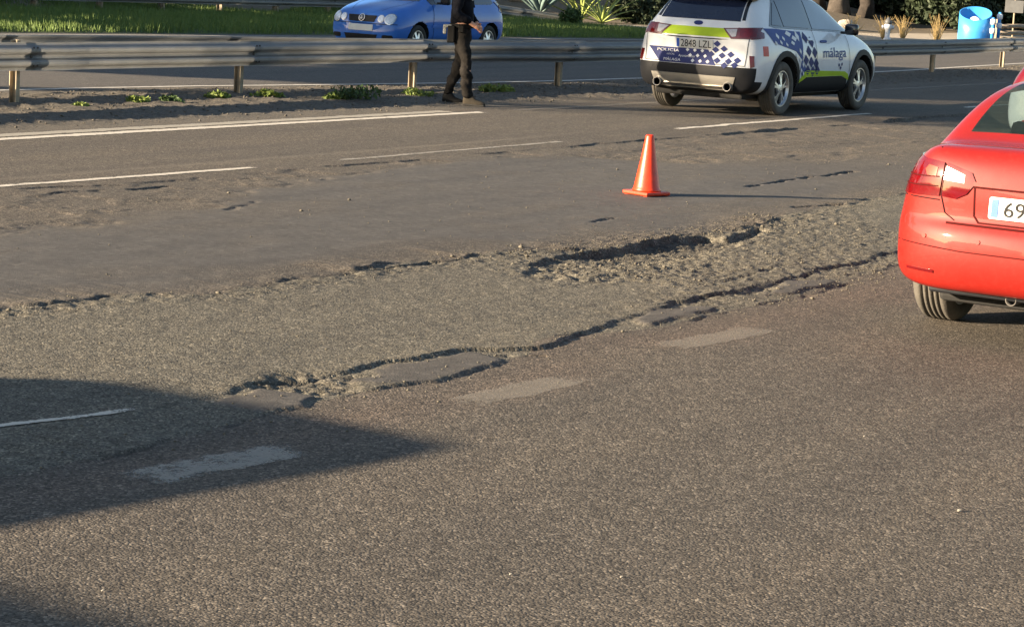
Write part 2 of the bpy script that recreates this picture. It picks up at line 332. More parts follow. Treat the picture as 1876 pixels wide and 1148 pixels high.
# ------------------------------------------------------------------ median strip, far carriageway, banks
RAIL = np.array([(-30, 17.55), (19, 17.55), (27, 17.6), (29.9, 17.1), (42, 16.92), (45.4, 16.96), (51, 17.3), (70, 17.6), (140, 17.8)])
FARNEAR = np.array([(-40, 19.6), (20.3, 19.22), (23.2, 19.1), (25.7, 18.68), (31, 18.0), (34, 17.98), (44.4, 17.5), (55, 18.2), (70, 18.8), (420, 20)])
FARFAR = np.array([(-40, 30.2), (31.7, 30.0), (40, 29.2), (50, 27.9), (62, 26.0), (75, 24.6), (95, 24.0), (420, 26)])
fn = lambda u: np.interp(u, FARNEAR[:, 0], FARNEAR[:, 1]); ff = lambda u: np.interp(u, FARFAR[:, 0], FARFAR[:, 1]); rl = lambda u: np.interp(u, RAIL[:, 0], RAIL[:, 1])
def strip(name, ulist, lo, hi, nvv, zf, m, smooth=True):
    U = np.repeat(ulist[:, None], nvv, 1); t = np.linspace(0, 1, nvv)[None, :]; Vv = lo(ulist)[:, None]*(1-t) + hi(ulist)[:, None]*t
    o = from_np(name, np.stack([U, Vv, zf(U, Vv, t)], -1).reshape(-1, 3), grid_faces(len(ulist), nvv), m, smooth=smooth); tag(o, kind='structure'); return o
def edge0(t): return np.minimum(t, 1-t)
med_z = lambda U, Vv, t: (.03*sstep(0, .25, edge0(t)) + (.028*fbm(U*1.3, Vv*1.3, 120, 4) + .03*fbm(U*9, Vv*9, 121, 3))*sstep(0, .18, edge0(t)))
c15 = lambda u: np.full(u.shape, 15.35)
um = np.concatenate([np.arange(-30, 12, 1.0), np.arange(12, 60, .06), np.arange(60, 200, 3.0), [420]])
strip('median_gravel', um, c15, fn, 60, med_z, 'gravel_soil')
def med_at(u, v):
    t = (v-15.35)/(fn(np.array(u))-15.35); return float(med_z(np.array(u), np.array(v), np.array(t)))
uf = np.concatenate([np.arange(-60, 120, 4.0), [200, 420]])
strip('far_road', uf, fn, ff, 6, lambda U, Vv, t: 0*U, 'far_asphalt')
marking('far_edge_line', np.c_[np.r_[-40:100:2.0], fn(np.r_[-40:100:2.0])+.16], .16, 'far_paint', .03, 8)
marking('far_edge_line', np.c_[np.r_[-40:100:2.0], ff(np.r_[-40:100:2.0])-.5], .13, 'far_paint', .02, 9)
marking('far_lane_line', np.c_[np.r_[-40:120:2.0], (fn(np.r_[-40:120:2.0])+ff(np.r_[-40:120:2.0]))/2], .10, 'far_paint', .02, 10)
bank = lambda u: np.interp(u, [-40, 40, 56, 70, 420], [38.5, 36.6, 33.5, 28.2, 30.0])
ug = np.concatenate([np.arange(-60, 20, 4), np.arange(20, 100, .8), [120, 200, 420]]).astype(float)
gz = lambda U, Vv, t: .05*sstep(0, .1, t) + .04*t + .04*fbm(U*.9, Vv*.9, 140, 4)*sstep(0, .1, t)
ua = ug[ug <= 57]; ub = np.concatenate([[57.0], ug[ug > 57]])
ua = np.concatenate([ua, [57.0]]) if ua[-1] < 57 else ua
strip('grass_verge', ua, ff, bank, 16, gz, 'grass_soil')
strip('sandy_verge', ub, ff, bank, 16, gz, 'sand')
hillz = lambda U, Vv, t: .09 + .04*fbm(U*.9, Vv*.9, 140, 4)*(1-sstep(0, .05, t)) + 9*t**1.4 + .5*fbm(U*.35, Vv*.35, 150, 4)*sstep(0, .06, t)
strip('hillside', np.concatenate([np.arange(-60, 120, 1.5), [160, 420]]), bank, lambda u: bank(u)+45, 40, hillz, 'dirt')
bm = bmesh.new(); q = [bm.verts.new(p) for p in ((-900, -900, -.3), (1500, -900, -.3), (1500, 1500, -.3), (-900, 1500, -.3))]; bm.faces.new(q); tag(obj('ground', bm, 'dirt'), kind='structure')
def verge_z(u, v):
    u = np.array(float(u)); b, a = bank(u), ff(u)
    if v <= b: t = (v-a)/(b-a); return float(gz(u, np.array(v), np.array(max(t, 0))))
    return float(hillz(u, np.array(v), np.array((v-b)/45)))

# ------------------------------------------------------------------ steel guardrails
mat('galvanised', (.37, .375, .375), .55, .3, .09, 3, .15, 40)
mat('galvanised_post', (.30, .25, .18), .7, .25, .3, 8, .2, 50)
mat('bolt_steel', (.10, .095, .09), .6, .6, .3, 20)
mat('reflector', (.85, .83, .75), .3, 0, .05)
WP = [(.004, .0), (.0, .012), (.012, .03), (.07, .055), (.083, .072), (.083, .098), (.068, .118), (.014, .137), (.004, .155), (.014, .173), (.068, .192), (.083, .212), (.083, .238), (.07, .255), (.012, .28), (.0, .298), (.004, .310)]
def rail_piece(p0, p1, z0, z1, side, lap=.16, dent=0):
    """one W-section panel from p0 to p1; side = -1 faces the near road"""
    bm = bmesh.new(); a = Vector((*p0, z0)); b = Vector((*p1, z1)); d = (b-a).normalized(); nrm = Vector((-d.y, d.x, 0)).normalized()*side
    b = b + d*lap; N = 14 if dent else 5; rows = []
    for i in range(N):
        t = i/(N-1); c = a.lerp(b, t); k = dent*math.exp(-((t-.12)/.05)**2)
        off = .004*(1-t)
        rows.append([bm.verts.new(c + nrm*(o*(1-.7*k*(1 if .05 < z < .2 else .25)) - off - .02*k) + Vector((0, 0, z - .01*k))) for o, z in WP])
    for A, B in zip(rows, rows[1:]):
        for k in range(len(WP)-1): bm.faces.new((A[k], A[k+1], B[k+1], B[k]))
    bmesh.ops.solidify(bm, geom=bm.faces[:], thickness=.0035); return bm
def post_bm(hgt, w=.10, dpt=.06):
    bm = bmesh.new(); t = .008     # channel section, open against the traffic
    box(bm, (dpt/2-t/2, 0, hgt/2), (t, w, hgt)); box(bm, (-t/2-.0005, w/2-t/2, hgt/2), (dpt-t-.001, t, hgt)); box(bm, (-t/2-.0005, -w/2+t/2, hgt/2), (dpt-t-.001, t, hgt)); return bm
def bolt_mesh(r):
    bm = bmesh.new(); bmesh.ops.create_icosphere(bm, subdivisions=1, radius=r); me = bpy.data.meshes.new('bolt'); bm.to_mesh(me); bm.free(); me.materials.append(MATS['bolt_steel']); return me
BOLT = [bolt_mesh(.013), bolt_mesh(.022)]
def guardrail(name, path, posts, side, label, ztop=.70, dents={}, zs=None, spacer=.10, post_off=.0, post_w=.10):
    root = empty(name, (*path[0], 0)); O = Vector((*path[0], 0)); tag(root, label, 'guardrail')
    def put(bm, nm, m, sm=False): bmesh.ops.translate(bm, vec=-O, verts=bm.verts); return obj(nm, bm, m, root, sm)
    zs = zs or [ztop-.31]*len(path)
    for i, (p, q) in enumerate(zip(path, path[1:])): 
        pc = put(rail_piece(p, q, zs[i], zs[i+1], side, dent=dents.get(i, 0)), 'beam', 'galvanised')
        d = Vector((q[0]-p[0], q[1]-p[1], 0)).normalized(); nr = Vector((-d.y, d.x, 0))*side
        for k, (du, dz) in enumerate(((.05, .06), (.05, .255), (.11, .06), (.11, .255), (.08, .155))):
            b = link('bolt', BOLT[0 if k < 4 else 1], None, pc); b.location = Vector((*p, zs[i]+dz)) + d*du + nr*(.08 if k < 4 else .012) - O
    for (u, v, hz) in posts:
        if hz < .12: continue
        bm = post_bm(hz+.2, post_w); bmesh.ops.translate(bm, vec=(u, v-side*(spacer+.05)+post_off, -.2+0.0), verts=bm.verts); p = put(bm, 'post', 'galvanised_post')
        bm = bmesh.new(); box(bm, (u, v-side*(spacer/2-.003), hz-.13), (.07, spacer-.01, .16), 0, .006); bmesh.ops.translate(bm, vec=-O, verts=bm.verts); obj('spacer', bm, 'galvanised_post', p)
    return root
nr = list(np.arange(-1, 30, 4.0)) ; 
pu = [2.94, 6.94, 10.94, 14.94, 18.94, 22.98, 26.97, 30.2, 34.2, 38.2, 42.2, 45.6, 50.9, 55, 59, 63, 67, 71, 75, 79, 83]
path = [(u, float(rl(u))) for u in pu]
guardrail('guardrail', path, [(u, v, .66) for u, v in path[:-1]], -1, 'long weathered steel guardrail along the gravel median beside the police car', dents={4: 1.0, 5: .5, 7: .6, 11: .5})
back = [(11.8, 18.95), (15.87, 18.95), (20.12, 18.95), (23.9, 18.58), (27.0, 18.02), (31.0, 17.36)]
guardrail('guardrail', back, [(u, v, .64) for u, v in back[:-2]], 1, 'second steel guardrail behind the median, its back towards the road works', ztop=.69)
far_path = [(26+2*k, 38.3-.115*(2*k)) for k in range(15)]
e1 = G(915, 40); e2 = G(968, 42)
far_path += [(56.0, 34.9), (58.0, 34.5), (60.2, 34.0)]
zs = [.31]*15 + [.27, .11, -.09]
guardrail('guardrail', far_path, [(u, v, z+.27) for (u, v), z in zip(far_path, zs)][:-1], -1, 'pale steel guardrail on the grass bank behind the blue car, its end sloping down', ztop=.8, zs=zs, post_w=.17)

# ------------------------------------------------------------------ vehicle kit
mat('tyre', (.028, .027, .025), .8, 0, .3, 12, .3, 90); mat('tyre_dusty', (.085, .078, .067), .85, 0, .2, 12, .3, 90)
mat('alloy', (.62, .62, .63), .35, .9, .1, 10); mat('black_plastic', (.010, .011, .014), .6, 0, .2, 10, spec=.25); mat('black_gloss', (.012, .012, .014), .12, 0, .1, 5, coat=.5)
mat('dark_inside', (.012, .012, .012), .9, 0, .1); mat('chrome', (.6, .58, .55), .22, 1, .05); mat('satin_metal', (.46, .44, .40), .42, .8, .1, 6)
mat('red_lens', (.10, .003, .005), .08, 0, .15, 20, coat=.6); mat('clear_lens', (.40, .38, .38), .1, .3, .2, 30, coat=.6); mat('amber_lens', (.22, .03, .006), .15, 0, .2, 20, coat=.5); mat('smoked_lens', (.10, .02, .022), .12, 0, .3, 20, coat=.6)
mat('plate_white', (.60, .60, .58), .5, 0, .05); mat('plate_blue', (.02, .1, .5), .4, 0, .1); mat('ink', (.008, .008, .010), .9, 0, .1, spec=.05)
mat('seat_cloth', (.16, .145, .12), .9, 0, .2, 10); mat('headlamp', (.62, .66, .72), .08, .2, .2, 25, coat=.8)
mat('grey_glass', (.02, .03, .045), .04, 0, .1, 3, coat=.4); mat('navy_glass', (.012, .018, .04), .06, 0, .1, 3, coat=.3); mat('blue_glass', (.05, .075, .12), .05, 0, .3, 2, coat=.5)
def paint(name, col, rough=.45):
    m, n, l, p = new_mat(name); p.inputs['Roughness'].default_value = rough; p.inputs['Coat Weight'].default_value = .85; p.inputs['Coat Roughness'].default_value = .03; p.inputs['Specular IOR Level'].default_value = .15
    co = texco(n, l); a = noise(n, l, co, 2.5, 5, .65); b = noise(n, l, co, 40, 3, .7)
    r = ramp(n, [(.35, tuple(c*.9 for c in col)), (.65, tuple(min(1, c*1.04) for c in col))]); l.new(a, r.inputs[0])
    dust = ramp(n, [(.5, (0, 0, 0)), (.9, (.03,)*3)]); l.new(b, dust.inputs[0])
    l.new(mix(n, l, dust.outputs[0], r.outputs[0], (.3, .26, .2)), p.inputs['Base Color'])
    rr = n.new('ShaderNodeMapRange'); l.new(a, rr.inputs[0]); rr.inputs[3].default_value = rough*.8; rr.inputs[4].default_value = rough*1.5; l.new(rr.outputs[0], p.inputs['Roughness']); return m
paint('paint_red', (.21, .0095, .006)); paint('paint_white', (.68, .70, .73)); paint('paint_blue', (.035, .15, .52)); paint('paint_silver', (.25, .29, .36))
mat('livery_navy', (.02, .03, .13), .6, 0, .1, 4, spec=.25); mat('livery_blue', (.05, .085, .26), .6, 0, .1, 4, spec=.25); mat('livery_lime', (.36, .50, .02), .6, 0, .08, 4, spec=.25); mat('livery_white', (.74, .75, .76), .6, 0, .05, 4, spec=.25); mat('sticker_red', (.5, .05, .04), .4, 0, .3, 40)

def evaluated(bm, levels, cutters=(), name='tmp'):
    """subdivide a cage and cut the wheel openings; returns (mesh, BVH of the smooth skin)"""
    me = bpy.data.meshes.new(name); bm.normal_update(); bm.to_mesh(me); bm.free()
    o = bpy.data.objects.new(name, me); COL.objects.link(o)
    md = o.modifiers.new('s', 'SUBSURF'); md.levels = md.render_levels = levels
    dg = bpy.context.evaluated_depsgraph_get(); dg.update(); skin = bpy.data.meshes.new_from_object(o.evaluated_get(dg))
    tb = bmesh.new(); tb.from_mesh(skin); bvh = BVHTree.FromBMesh(tb); tb.free()
    cs = []
    for cbm in cutters:
        cm = bpy.data.meshes.new('c'); cbm.normal_update(); cbm.to_mesh(cm); cbm.free(); co = bpy.data.objects.new('c', cm); COL.objects.link(co); cs.append(co)
        b = o.modifiers.new('b', 'BOOLEAN'); b.operation = 'DIFFERENCE'; b.object = co; b.solver = 'EXACT'
    dg = bpy.context.evaluated_depsgraph_get(); dg.update(); out = bpy.data.meshes.new_from_object(o.evaluated_get(dg))
    for c in cs + [o]: bpy.data.objects.remove(c, do_unlink=True)
    return out, bvh
def car_cage(T, rear, front, idx=None):
    """T: rows (x, zc, ye, ze, [(y, z) levels down the flank]); rear/front: per level (x centre, x at 52 %, x at 86 %, dz); idx(kind, i, k) -> piece number"""
    bm = bmesh.new(); fr = (0, .5, .86, 1); rings = []; idx = idx or (lambda *a: 0); K = len(T[0][4])
    def face(vs, n): f = bm.faces.new(vs); f.material_index = n
    for (x, zc, ye, ze, lev) in T:
        pts = [(ye*f, zc-(zc-ze)*f**2.4) for f in fr] + list(lev); ys, zs = lev[-1]; pts += [(ys*.5, zs), (0, zs)]
        Rr = [bm.verts.new((x, -y, z)) for y, z in pts]; Ll = [Rr[k] if k in (0, len(pts)-1) else bm.verts.new((x, y, z)) for k, (y, z) in enumerate(pts)]
        rings.append((Rr, Ll))
    for i, ((r0, l0), (r1, l1)) in enumerate(zip(rings, rings[1:])):
        for k in range(len(r0)-1):
            n = idx('body', i, k); face((r0[k], r0[k+1], r1[k+1], r1[k]), n); face((l0[k], l1[k], l1[k+1], l0[k+1]), n)
    for e, spec, nm in ((0, rear, 'rear'), (-1, front, 'front')):
        r0, l0 = rings[e]; rows_r = [r0[:4]]; rows_l = [l0[:4]]
        for k in range(K):
            sp = spec[k]; cr = r0[4+k]; cl = l0[4+k]; y = abs(cr.co.y); z = cr.co.z; dz = sp[3] if len(sp) > 3 else 0
            c = bm.verts.new((sp[0], 0, z+dz)); rows_r.append([c, bm.verts.new((sp[1], -.52*y, z+dz)), bm.verts.new((sp[2], -.86*y, z+dz*.6)), cr]); rows_l.append([c, bm.verts.new((sp[1], .52*y, z+dz)), bm.verts.new((sp[2], .86*y, z+dz*.6)), cl])
        for rows in (rows_r, rows_l):
            for q, (A, B) in enumerate(zip(rows, rows[1:])):
                for k in range(3): face((A[k], B[k], B[k+1], A[k+1]), idx(nm, q, k))
        for rows, ring in ((rows_r, r0), (rows_l, l0)):
            w = rows[-1]; n = len(ring); face((w[0], ring[n-1], ring[n-2], w[1]), idx(nm, K, 0)); face((w[1], ring[n-2], w[3], w[2]), idx(nm, K, 1))
    bmesh.ops.recalc_face_normals(bm, faces=bm.faces); return bm
def arch_cut(x, y0, y1, r, zc):
    bm = bmesh.new(); lathe(bm, [(r, y0), (r, y1)], 40, 'Y', (x, 0, zc)); bmesh.ops.recalc_face_normals(bm, faces=bm.faces); return bm
AX = {'rear': (Vector((-4, 0, 0)), Vector((1, 0, 0))), 'front': (Vector((9, 0, 0)), Vector((-1, 0, 0))), 'right': (Vector((0, -4, 0)), Vector((0, 1, 0))), 'left': (Vector((0, 4, 0)), Vector((0, -1, 0))), 'top': (Vector((0, 0, 5)), Vector((0, 0, -1)))}
def cast(bvh, view, a, b):
    o, d = AX[view]; p = Vector((o.x, a, b)) if view in ('rear', 'front') else (Vector((a, o.y, b)) if view in ('right', 'left') else Vector((a, b, o.z)))
    h = bvh.ray_cast(p, d); 
    if h[0] is None: return None, None
    n = h[1] if h[1].dot(d) < 0 else -h[1]; return h[0], n
def panel(bvh, view, polys, off=.004, res=.03, skirt=.012):
    """sheet with the given convex outlines laid on the skin, its rim turned in"""
    bm = bmesh.new()
    for poly in polys:
        P = [Vector((p[0], p[1], 0)) for p in poly]; ar = sum(a.x*b.y-b.x*a.y for a, b in zip(P, P[1:]+P[:1]))
        if ar < 0: P = P[::-1]
        x0, x1 = min(p.x for p in P), max(p.x for p in P); y0, y1 = min(p.y for p in P), max(p.y for p in P)
        t = bmesh.new(); nx = max(1, int((x1-x0)/res)); ny = max(1, int((y1-y0)/res))
        bmesh.ops.create_grid(t, x_segments=nx, y_segments=ny, size=.5, matrix=Matrix.Translation(((x0+x1)/2, (y0+y1)/2, 0)) @ Matrix.Diagonal((x1-x0+.002, y1-y0+.002, 1, 1)))
        for a, b in zip(P, P[1:]+P[:1]):
            e = b-a
            if e.length < 1e-6: continue
            bmesh.ops.bisect_plane(t, geom=t.verts[:]+t.edges[:]+t.faces[:], plane_co=a, plane_no=Vector((e.y, -e.x, 0)).normalized(), clear_outer=True)
        me = bpy.data.meshes.new('t'); t.to_mesh(me); t.free(); bm.from_mesh(me); bpy.data.meshes.remove(me)
    bmesh.ops.remove_doubles(bm, verts=bm.verts, dist=.0005)
    nm = {}
    for v in list(bm.verts):
        p, n = cast(bvh, view, v.co.x, v.co.y)
        if p is None: bm.verts.remove(v); continue
        v.co = p + n*off; nm[v] = n
    bm.normal_update(); want = -AX[view][1]
    if sum(f.normal.dot(want) for f in bm.faces) < 0: bmesh.ops.reverse_faces(bm, faces=bm.faces)
    if skirt:
        be = [e for e in bm.edges if e.is_boundary]
        for e in be: e.smooth = False
        r = bmesh.ops.extrude_edge_only(bm, edges=be)
        for v in [g for g in r['geom'] if isinstance(g, bmesh.types.BMVert)]:
            p = v.co; src = min((e.other_vert(v) for e in v.link_edges if e.other_vert(v) in nm), key=lambda q: (q.co-p).length, default=None)
            if src: v.co = p - nm[src]*skirt
    return bm
def rrect(x0, y0, x1, y1, r, n=3):
    out = []
    for cx_, cy_, a0 in ((x1-r, y1-r, 0), (x0+r, y1-r, 90), (x0+r, y0+r, 180), (x1-r, y0+r, 270)):
        for k in range(n+1): a = R(a0+90*k/n); out.append((cx_+r*math.cos(a), cy_+r*math.sin(a)))
    return out
def diamond(cx_, cy_, w, h, sk=0): return [(cx_-w/2, cy_), (cx_+sk, cy_-h/2), (cx_+w/2, cy_), (cx_-sk, cy_+h/2)]
def text_bm(s, size, width=None):
    cu = bpy.data.curves.new('t', 'FONT'); cu.body = s; cu.size = size; cu.resolution_u = 3; o = bpy.data.objects.new('t', cu); COL.objects.link(o)
    dg = bpy.context.evaluated_depsgraph_get(); dg.update(); me = bpy.data.meshes.new_from_object(o.evaluated_get(dg)); bpy.data.objects.remove(o, do_unlink=True)
    bm = bmesh.new(); bm.from_mesh(me); bpy.data.meshes.remove(me)
    if width: x1 = max(v.co.x for v in bm.verts); bmesh.ops.scale(bm, vec=(width/x1, 1, 1), verts=bm.verts)
    return bm
def lettering(bvh, view, s, size, a0, b0, width=None, off=.008, slant=0):
    bm = text_bm(s, size, width); sg = -1 if view in ('rear', 'left') else 1
    for v in list(bm.verts):
        p, n = cast(bvh, view, a0 + sg*v.co.x, b0 + v.co.y + slant*v.co.x)
        if p is None: bm.verts.remove(v); continue
        v.co = p + n*off
    bm.normal_update(); want = -AX[view][1]
    for f in bm.faces:
        if f.normal.dot(want) < 0: f.normal_flip()
    return bm
def line_panel(bvh, view, pts, w, off=.003):
    """narrow shut line following points"""
    polys = []
    for a, b in zip(pts, pts[1:]):
        d = Vector((b[0]-a[0], b[1]-a[1])).normalized(); n = Vector((-d.y, d.x))*w/2; e = d*w*.3
        polys.append([(a[0]-e.x+n.x, a[1]-e.y+n.y), (a[0]-e.x-n.x, a[1]-e.y-n.y), (b[0]+e.x-n.x, b[1]+e.y-n.y), (b[0]+e.x+n.x, b[1]+e.y+n.y)])
    return panel(bvh, view, polys, off, .05, 0)
def wheel(parent, x, y, r, w, rim_r, side, spokes=5, twin=True, dusty=False, steer=0):
    """wheel > tyre, rim; side = -1 right-hand, +1 left-hand (outer face)"""
    hub = bmesh.new(); lathe(hub, [(.02, -.03), (rim_r*.62, -.03), (rim_r*.62, .0), (.02, .0)], 24, 'Y'); W = obj('wheel', hub, 'dark_inside', parent); W.location = (x, y, r); W.rotation_euler = (0, 0, steer)
    h = w/2; t = bmesh.new(); prof = [(rim_r, -h*.80), (rim_r+.02, -h*.93), ((r+rim_r)/2, -h*1.02), (r-.03, -h*.97), (r-.009, -h*.80), (r-.001, -h*.66)]
    for gx in (-.42, -.14, .14, .42): prof += [(r, h*(gx-.065)), (r-.011, h*(gx-.05)), (r-.011, h*(gx+.05)), (r, h*(gx+.065))]
    prof += [(r-.001, h*.66), (r-.009, h*.80), (r-.03, h*.97), ((r+rim_r)/2, h*1.02), (rim_r+.02, h*.93), (rim_r, h*.80)]
    lathe(t, prof, 56, 'Y', close=True); bmesh.ops.recalc_face_normals(t, faces=t.faces); obj('tyre', t, 'tyre_dusty' if dusty else 'tyre', W, True)
    b = bmesh.new(); o = side*h*.72
    lathe(b, [(rim_r-.012, -h*.8*1), (rim_r+.006, -h*.8), (rim_r+.006, h*.8), (rim_r-.012, h*.8), (rim_r-.03, h*.5), (rim_r-.03, -h*.5)], 40, 'Y', close=True)
    lathe(b, [(.0301, o-side*.05), (.075, o-side*.045), (.07, o-side*.008), (.03, o)], 20, 'Y')
    for k in range(spokes):
        for s in ((-1, 1) if twin else (0,)):
            a = 2*math.pi*k/spokes + .3; a1 = a + s*.20; 
            q = []
            for rr, aa, ww, dd in ((.05, a+s*.10, .016, .0), (rim_r*.6, a+s*.13, .014, .012), (rim_r-.004, a1, .018, .02)):
                c = Vector((rr*math.cos(aa), o-side*dd, rr*math.sin(aa))); tn = Vector((-math.sin(aa), 0, math.cos(aa)))*(ww if twin else ww*1.9); q.append((c-tn, c+tn, c+tn-Vector((0, side*.03, 0)), c-tn-Vector((0, side*.03, 0))))
            vv = [[b.verts.new(p) for p in row] for row in q]
            for A, B in zip(vv, vv[1:]):
                for j in range(4): b.faces.new((A[j], A[(j+1) % 4], B[(j+1) % 4], B[j]))
    bmesh.ops.recalc_face_normals(b, faces=b.faces); obj('rim', b, 'alloy', W, False); return W
def split_shell(root, me, wheels, pieces):
    """cut the subdivided shell into its pieces; pieces: number -> (name, material, subparent name or None); wheel openings lined dark"""
    bm = bmesh.new(); bm.from_mesh(me); me.materials.clear(); out = {}
    for f in bm.faces:
        c = f.calc_center_median(); f.smooth = True
        for (x, z, r, yi) in wheels:
            d = math.hypot(c.x-x, c.z-z)
            if abs(d-r) < .006 or (d < r and abs(abs(c.y)-yi) < .003): f.material_index = 99; f.smooth = False
    for n, (name, m) in pieces.items():
        b = bm.copy(); bmesh.ops.delete(b, geom=[f for f in b.faces if f.material_index != n], context='FACES')
        if not len(b.faces): b.free(); continue
        for f in b.faces: f.material_index = 0
        while n == 99 and len(b.faces):       # one lining for each wheel opening
            seen = set(); st = [b.faces[:][0]]
            while st:
                f = st.pop()
                if f in seen: continue
                seen.add(f); st += [g for e in f.edges for g in e.link_faces if g not in seen]
            ids = {f.index for f in seen}; b.faces.index_update(); ids = {f.index for f in seen}
            w = b.copy(); w.faces.ensure_lookup_table(); bmesh.ops.delete(w, geom=[f for f in w.faces if f.index not in ids], context='FACES'); obj(name, w, m, root)
            bmesh.ops.delete(b, geom=list(seen), context='FACES')
        if n == 99: b.free(); continue
        out[name] = obj(name, b, m, root)
    bm.free(); return out
# ------------------------------------------------------------------ patrol car (white SUV with livery), seen from behind on its right
mat('exhaust_rim', (.16, .155, .15), .4, .7, .2, 20)
def build_patrol():
    root = empty('patrol_car', (27.48, 13.67, 0)); tag(root, 'white police SUV with lime band and navy checked livery, parked beside the guardrail', 'police car')
    T = [(.17, 1.235, .66, 1.215, [(.75, 1.16), (.83, 1.00), (.865, .82), (.885, .64), (.875, .46), (.80, .30)]),
         (.33, 1.44, .63, 1.40, [(.79, 1.17), (.88, 1.02), (.915, .82), (.925, .64), (.90, .46), (.82, .28)]),
         (.52, 1.60, .60, 1.555, [(.81, 1.17), (.90, 1.01), (.93, .82), (.935, .63), (.91, .44), (.83, .26)]),
         (1.0, 1.655, .60, 1.60, [(.815, 1.15), (.905, .99), (.935, .80), (.94, .61), (.91, .42), (.84, .25)]),
         (1.9, 1.67, .60, 1.615, [(.82, 1.11), (.90, .97), (.93, .79), (.93, .60), (.90, .42), (.84, .25)]),
         (2.55, 1.63, .59, 1.57, [(.82, 1.09), (.90, .96), (.93, .79), (.93, .60), (.90, .42), (.84, .25)]),
         (3.05, 1.40, .65, 1.35, [(.83, 1.08), (.90, .96), (.93, .79), (.935, .60), (.91, .42), (.84, .25)]),
         (3.5, 1.14, .72, 1.11, [(.83, 1.05), (.90, .95), (.93, .79), (.935, .60), (.91, .43), (.84, .25)]),
         (4.0, 1.06, .70, 1.03, [(.80, .98), (.88, .90), (.92, .76), (.925, .60), (.90, .44), (.83, .26)]),
         (4.38, .95, .58, .92, [(.70, .88), (.80, .80), (.845, .70), (.86, .57), (.84, .43), (.77, .28)])]
    rear = [(.105, .11, .135), (.03, .035, .085), (.085, .085, .11), (.005, .012, .07), (.02, .03, .08), (.11, .12, .14)]
    front = [(4.46, 4.46, 4.43), (4.52, 4.51, 4.46), (4.56, 4.55, 4.49), (4.60, 4.58, 4.50), (4.60, 4.58, 4.49), (4.54, 4.52, 4.45)]
    def idx(kind, i, k):
        if kind == 'rear' and i >= 4: return 1
        if kind == 'body' and k >= 7+1 and i <= 0: return 1
        return 0
    xr, xf, rw = .97, 3.68, .362
    me, bvh = evaluated(car_cage(T, rear, front, idx), 3, [arch_cut(xr, -1.2, -.62, .425, rw+.01), arch_cut(xr, .62, 1.2, .425, rw+.01), arch_cut(xf, -1.2, -.62, .425, rw+.01), arch_cut(xf, .62, 1.2, .425, rw+.01)])
    wl = [(x, rw+.01, .425, .62) for x in (xr, xf)]
    P = split_shell(root, me, wl, {0: ('body', 'paint_white'), 1: ('rear_bumper', 'black_plastic'), 99: ('wheel_well', 'dark_inside')})
    pan = lambda nm, view, polys, m, par=None, **k: obj(nm, panel(bvh, view, polys, **k), m, par or root, True)
    each = lambda nm, view, polys, m, par=None, **k: [obj(nm, panel(bvh, view, [q], **k), m, par or root, True) for q in polys]
    # tailgate
    W = pan('rear_window', 'rear', [[(.585, 1.235), (-.585, 1.235), (-.53, 1.54), (.53, 1.54)]], 'navy_glass', off=.006)
    sp = bmesh.new(); 
    prof = [(.30, 1.565), (.33, 1.60), (.52, 1.655), (.62, 1.67), (.62, 1.60), (.45, 1.555)]
    rows = [[sp.verts.new((x+.10*abs(y/.62)**3, y, z-.045*abs(y/.62)**2)) for x, z in prof] for y in np.linspace(-.62, .62, 13)]
    for A, B in zip(rows, rows[1:]):
        for k in range(6): sp.faces.new((A[k], A[(k+1) % 6], B[(k+1) % 6], B[k]))
    sp.faces.new(rows[0]); sp.faces.new(rows[-1][::-1]); bmesh.ops.recalc_face_normals(sp, faces=sp.faces); obj('spoiler', sp, 'black_gloss', root)
    for sgn in (1, -1):
        pan('pillar_trim', 'rear', [[(sgn*.60, 1.25), (sgn*.645, 1.25), (sgn*.575, 1.54), (sgn*.54, 1.54)]], 'black_gloss', off=.004)
        L = pan('tail_lamp', 'rear', [[(sgn*.385, 1.135), (sgn*.80, 1.165), (sgn*.84, 1.02), (sgn*.52, 1.005)]], 'smoked_lens', off=.012)
        pan('lens', 'rear', [[(sgn*.42, 1.122), (sgn*.58, 1.135), (sgn*.58, 1.04), (sgn*.53, 1.03)]], 'clear_lens', L, off=.016, skirt=.004)
        pan('lens', 'rear', [[(sgn*.62, 1.14), (sgn*.79, 1.15), (sgn*.81, 1.045), (sgn*.63, 1.03)]], 'red_lens', L, off=.016, skirt=.004)
        v = 'left' if sgn > 0 else 'right'
        pan('lens', v, [[(.135, 1.155), (.40, 1.10), (.36, 1.03), (.15, 1.01)]], 'red_lens', L, off=.010)
        pan('reflector', 'rear', [[(sgn*.775, .80), (sgn*.83, .80), (sgn*.845, .66), (sgn*.80, .64)]], 'red_lens', off=.008)
        b = bmesh.new(); lathe(b, [(.050, -.03), (.060, -.03), (.060, .2), (.050, .2)], 24, 'X', (.06, sgn*.52, .375), close=True); e = obj('exhaust_pipe', b, 'exhaust_rim', root, True)
        b = bmesh.new(); lathe(b, [(.002, .0), (.050, .0)], 20, 'X', (.06, sgn*.52, .375)); obj('pipe_bore', b, 'dark_inside', e)
    pan('lime_band', 'rear', [[(.40, 1.135), (-.40, 1.135), (-.50, 1.02), (.50, 1.02)]], 'livery_lime', off=.005)
    pan('badge', 'rear', [[(.065*math.cos(a), 1.185+.026*math.sin(a)) for a in np.linspace(0, 2*math.pi, 16, endpoint=False)]], 'livery_navy', off=.012)
    pan('tailgate_recess', 'rear', [[(.50, 1.0), (-.50, 1.0), (-.36, .985), (.36, .985)]], 'black_plastic', off=.003)
    pl = pan('number_plate', 'rear', [rrect(-.27, .855, .27, .975, .012)], 'plate_white', off=.014)
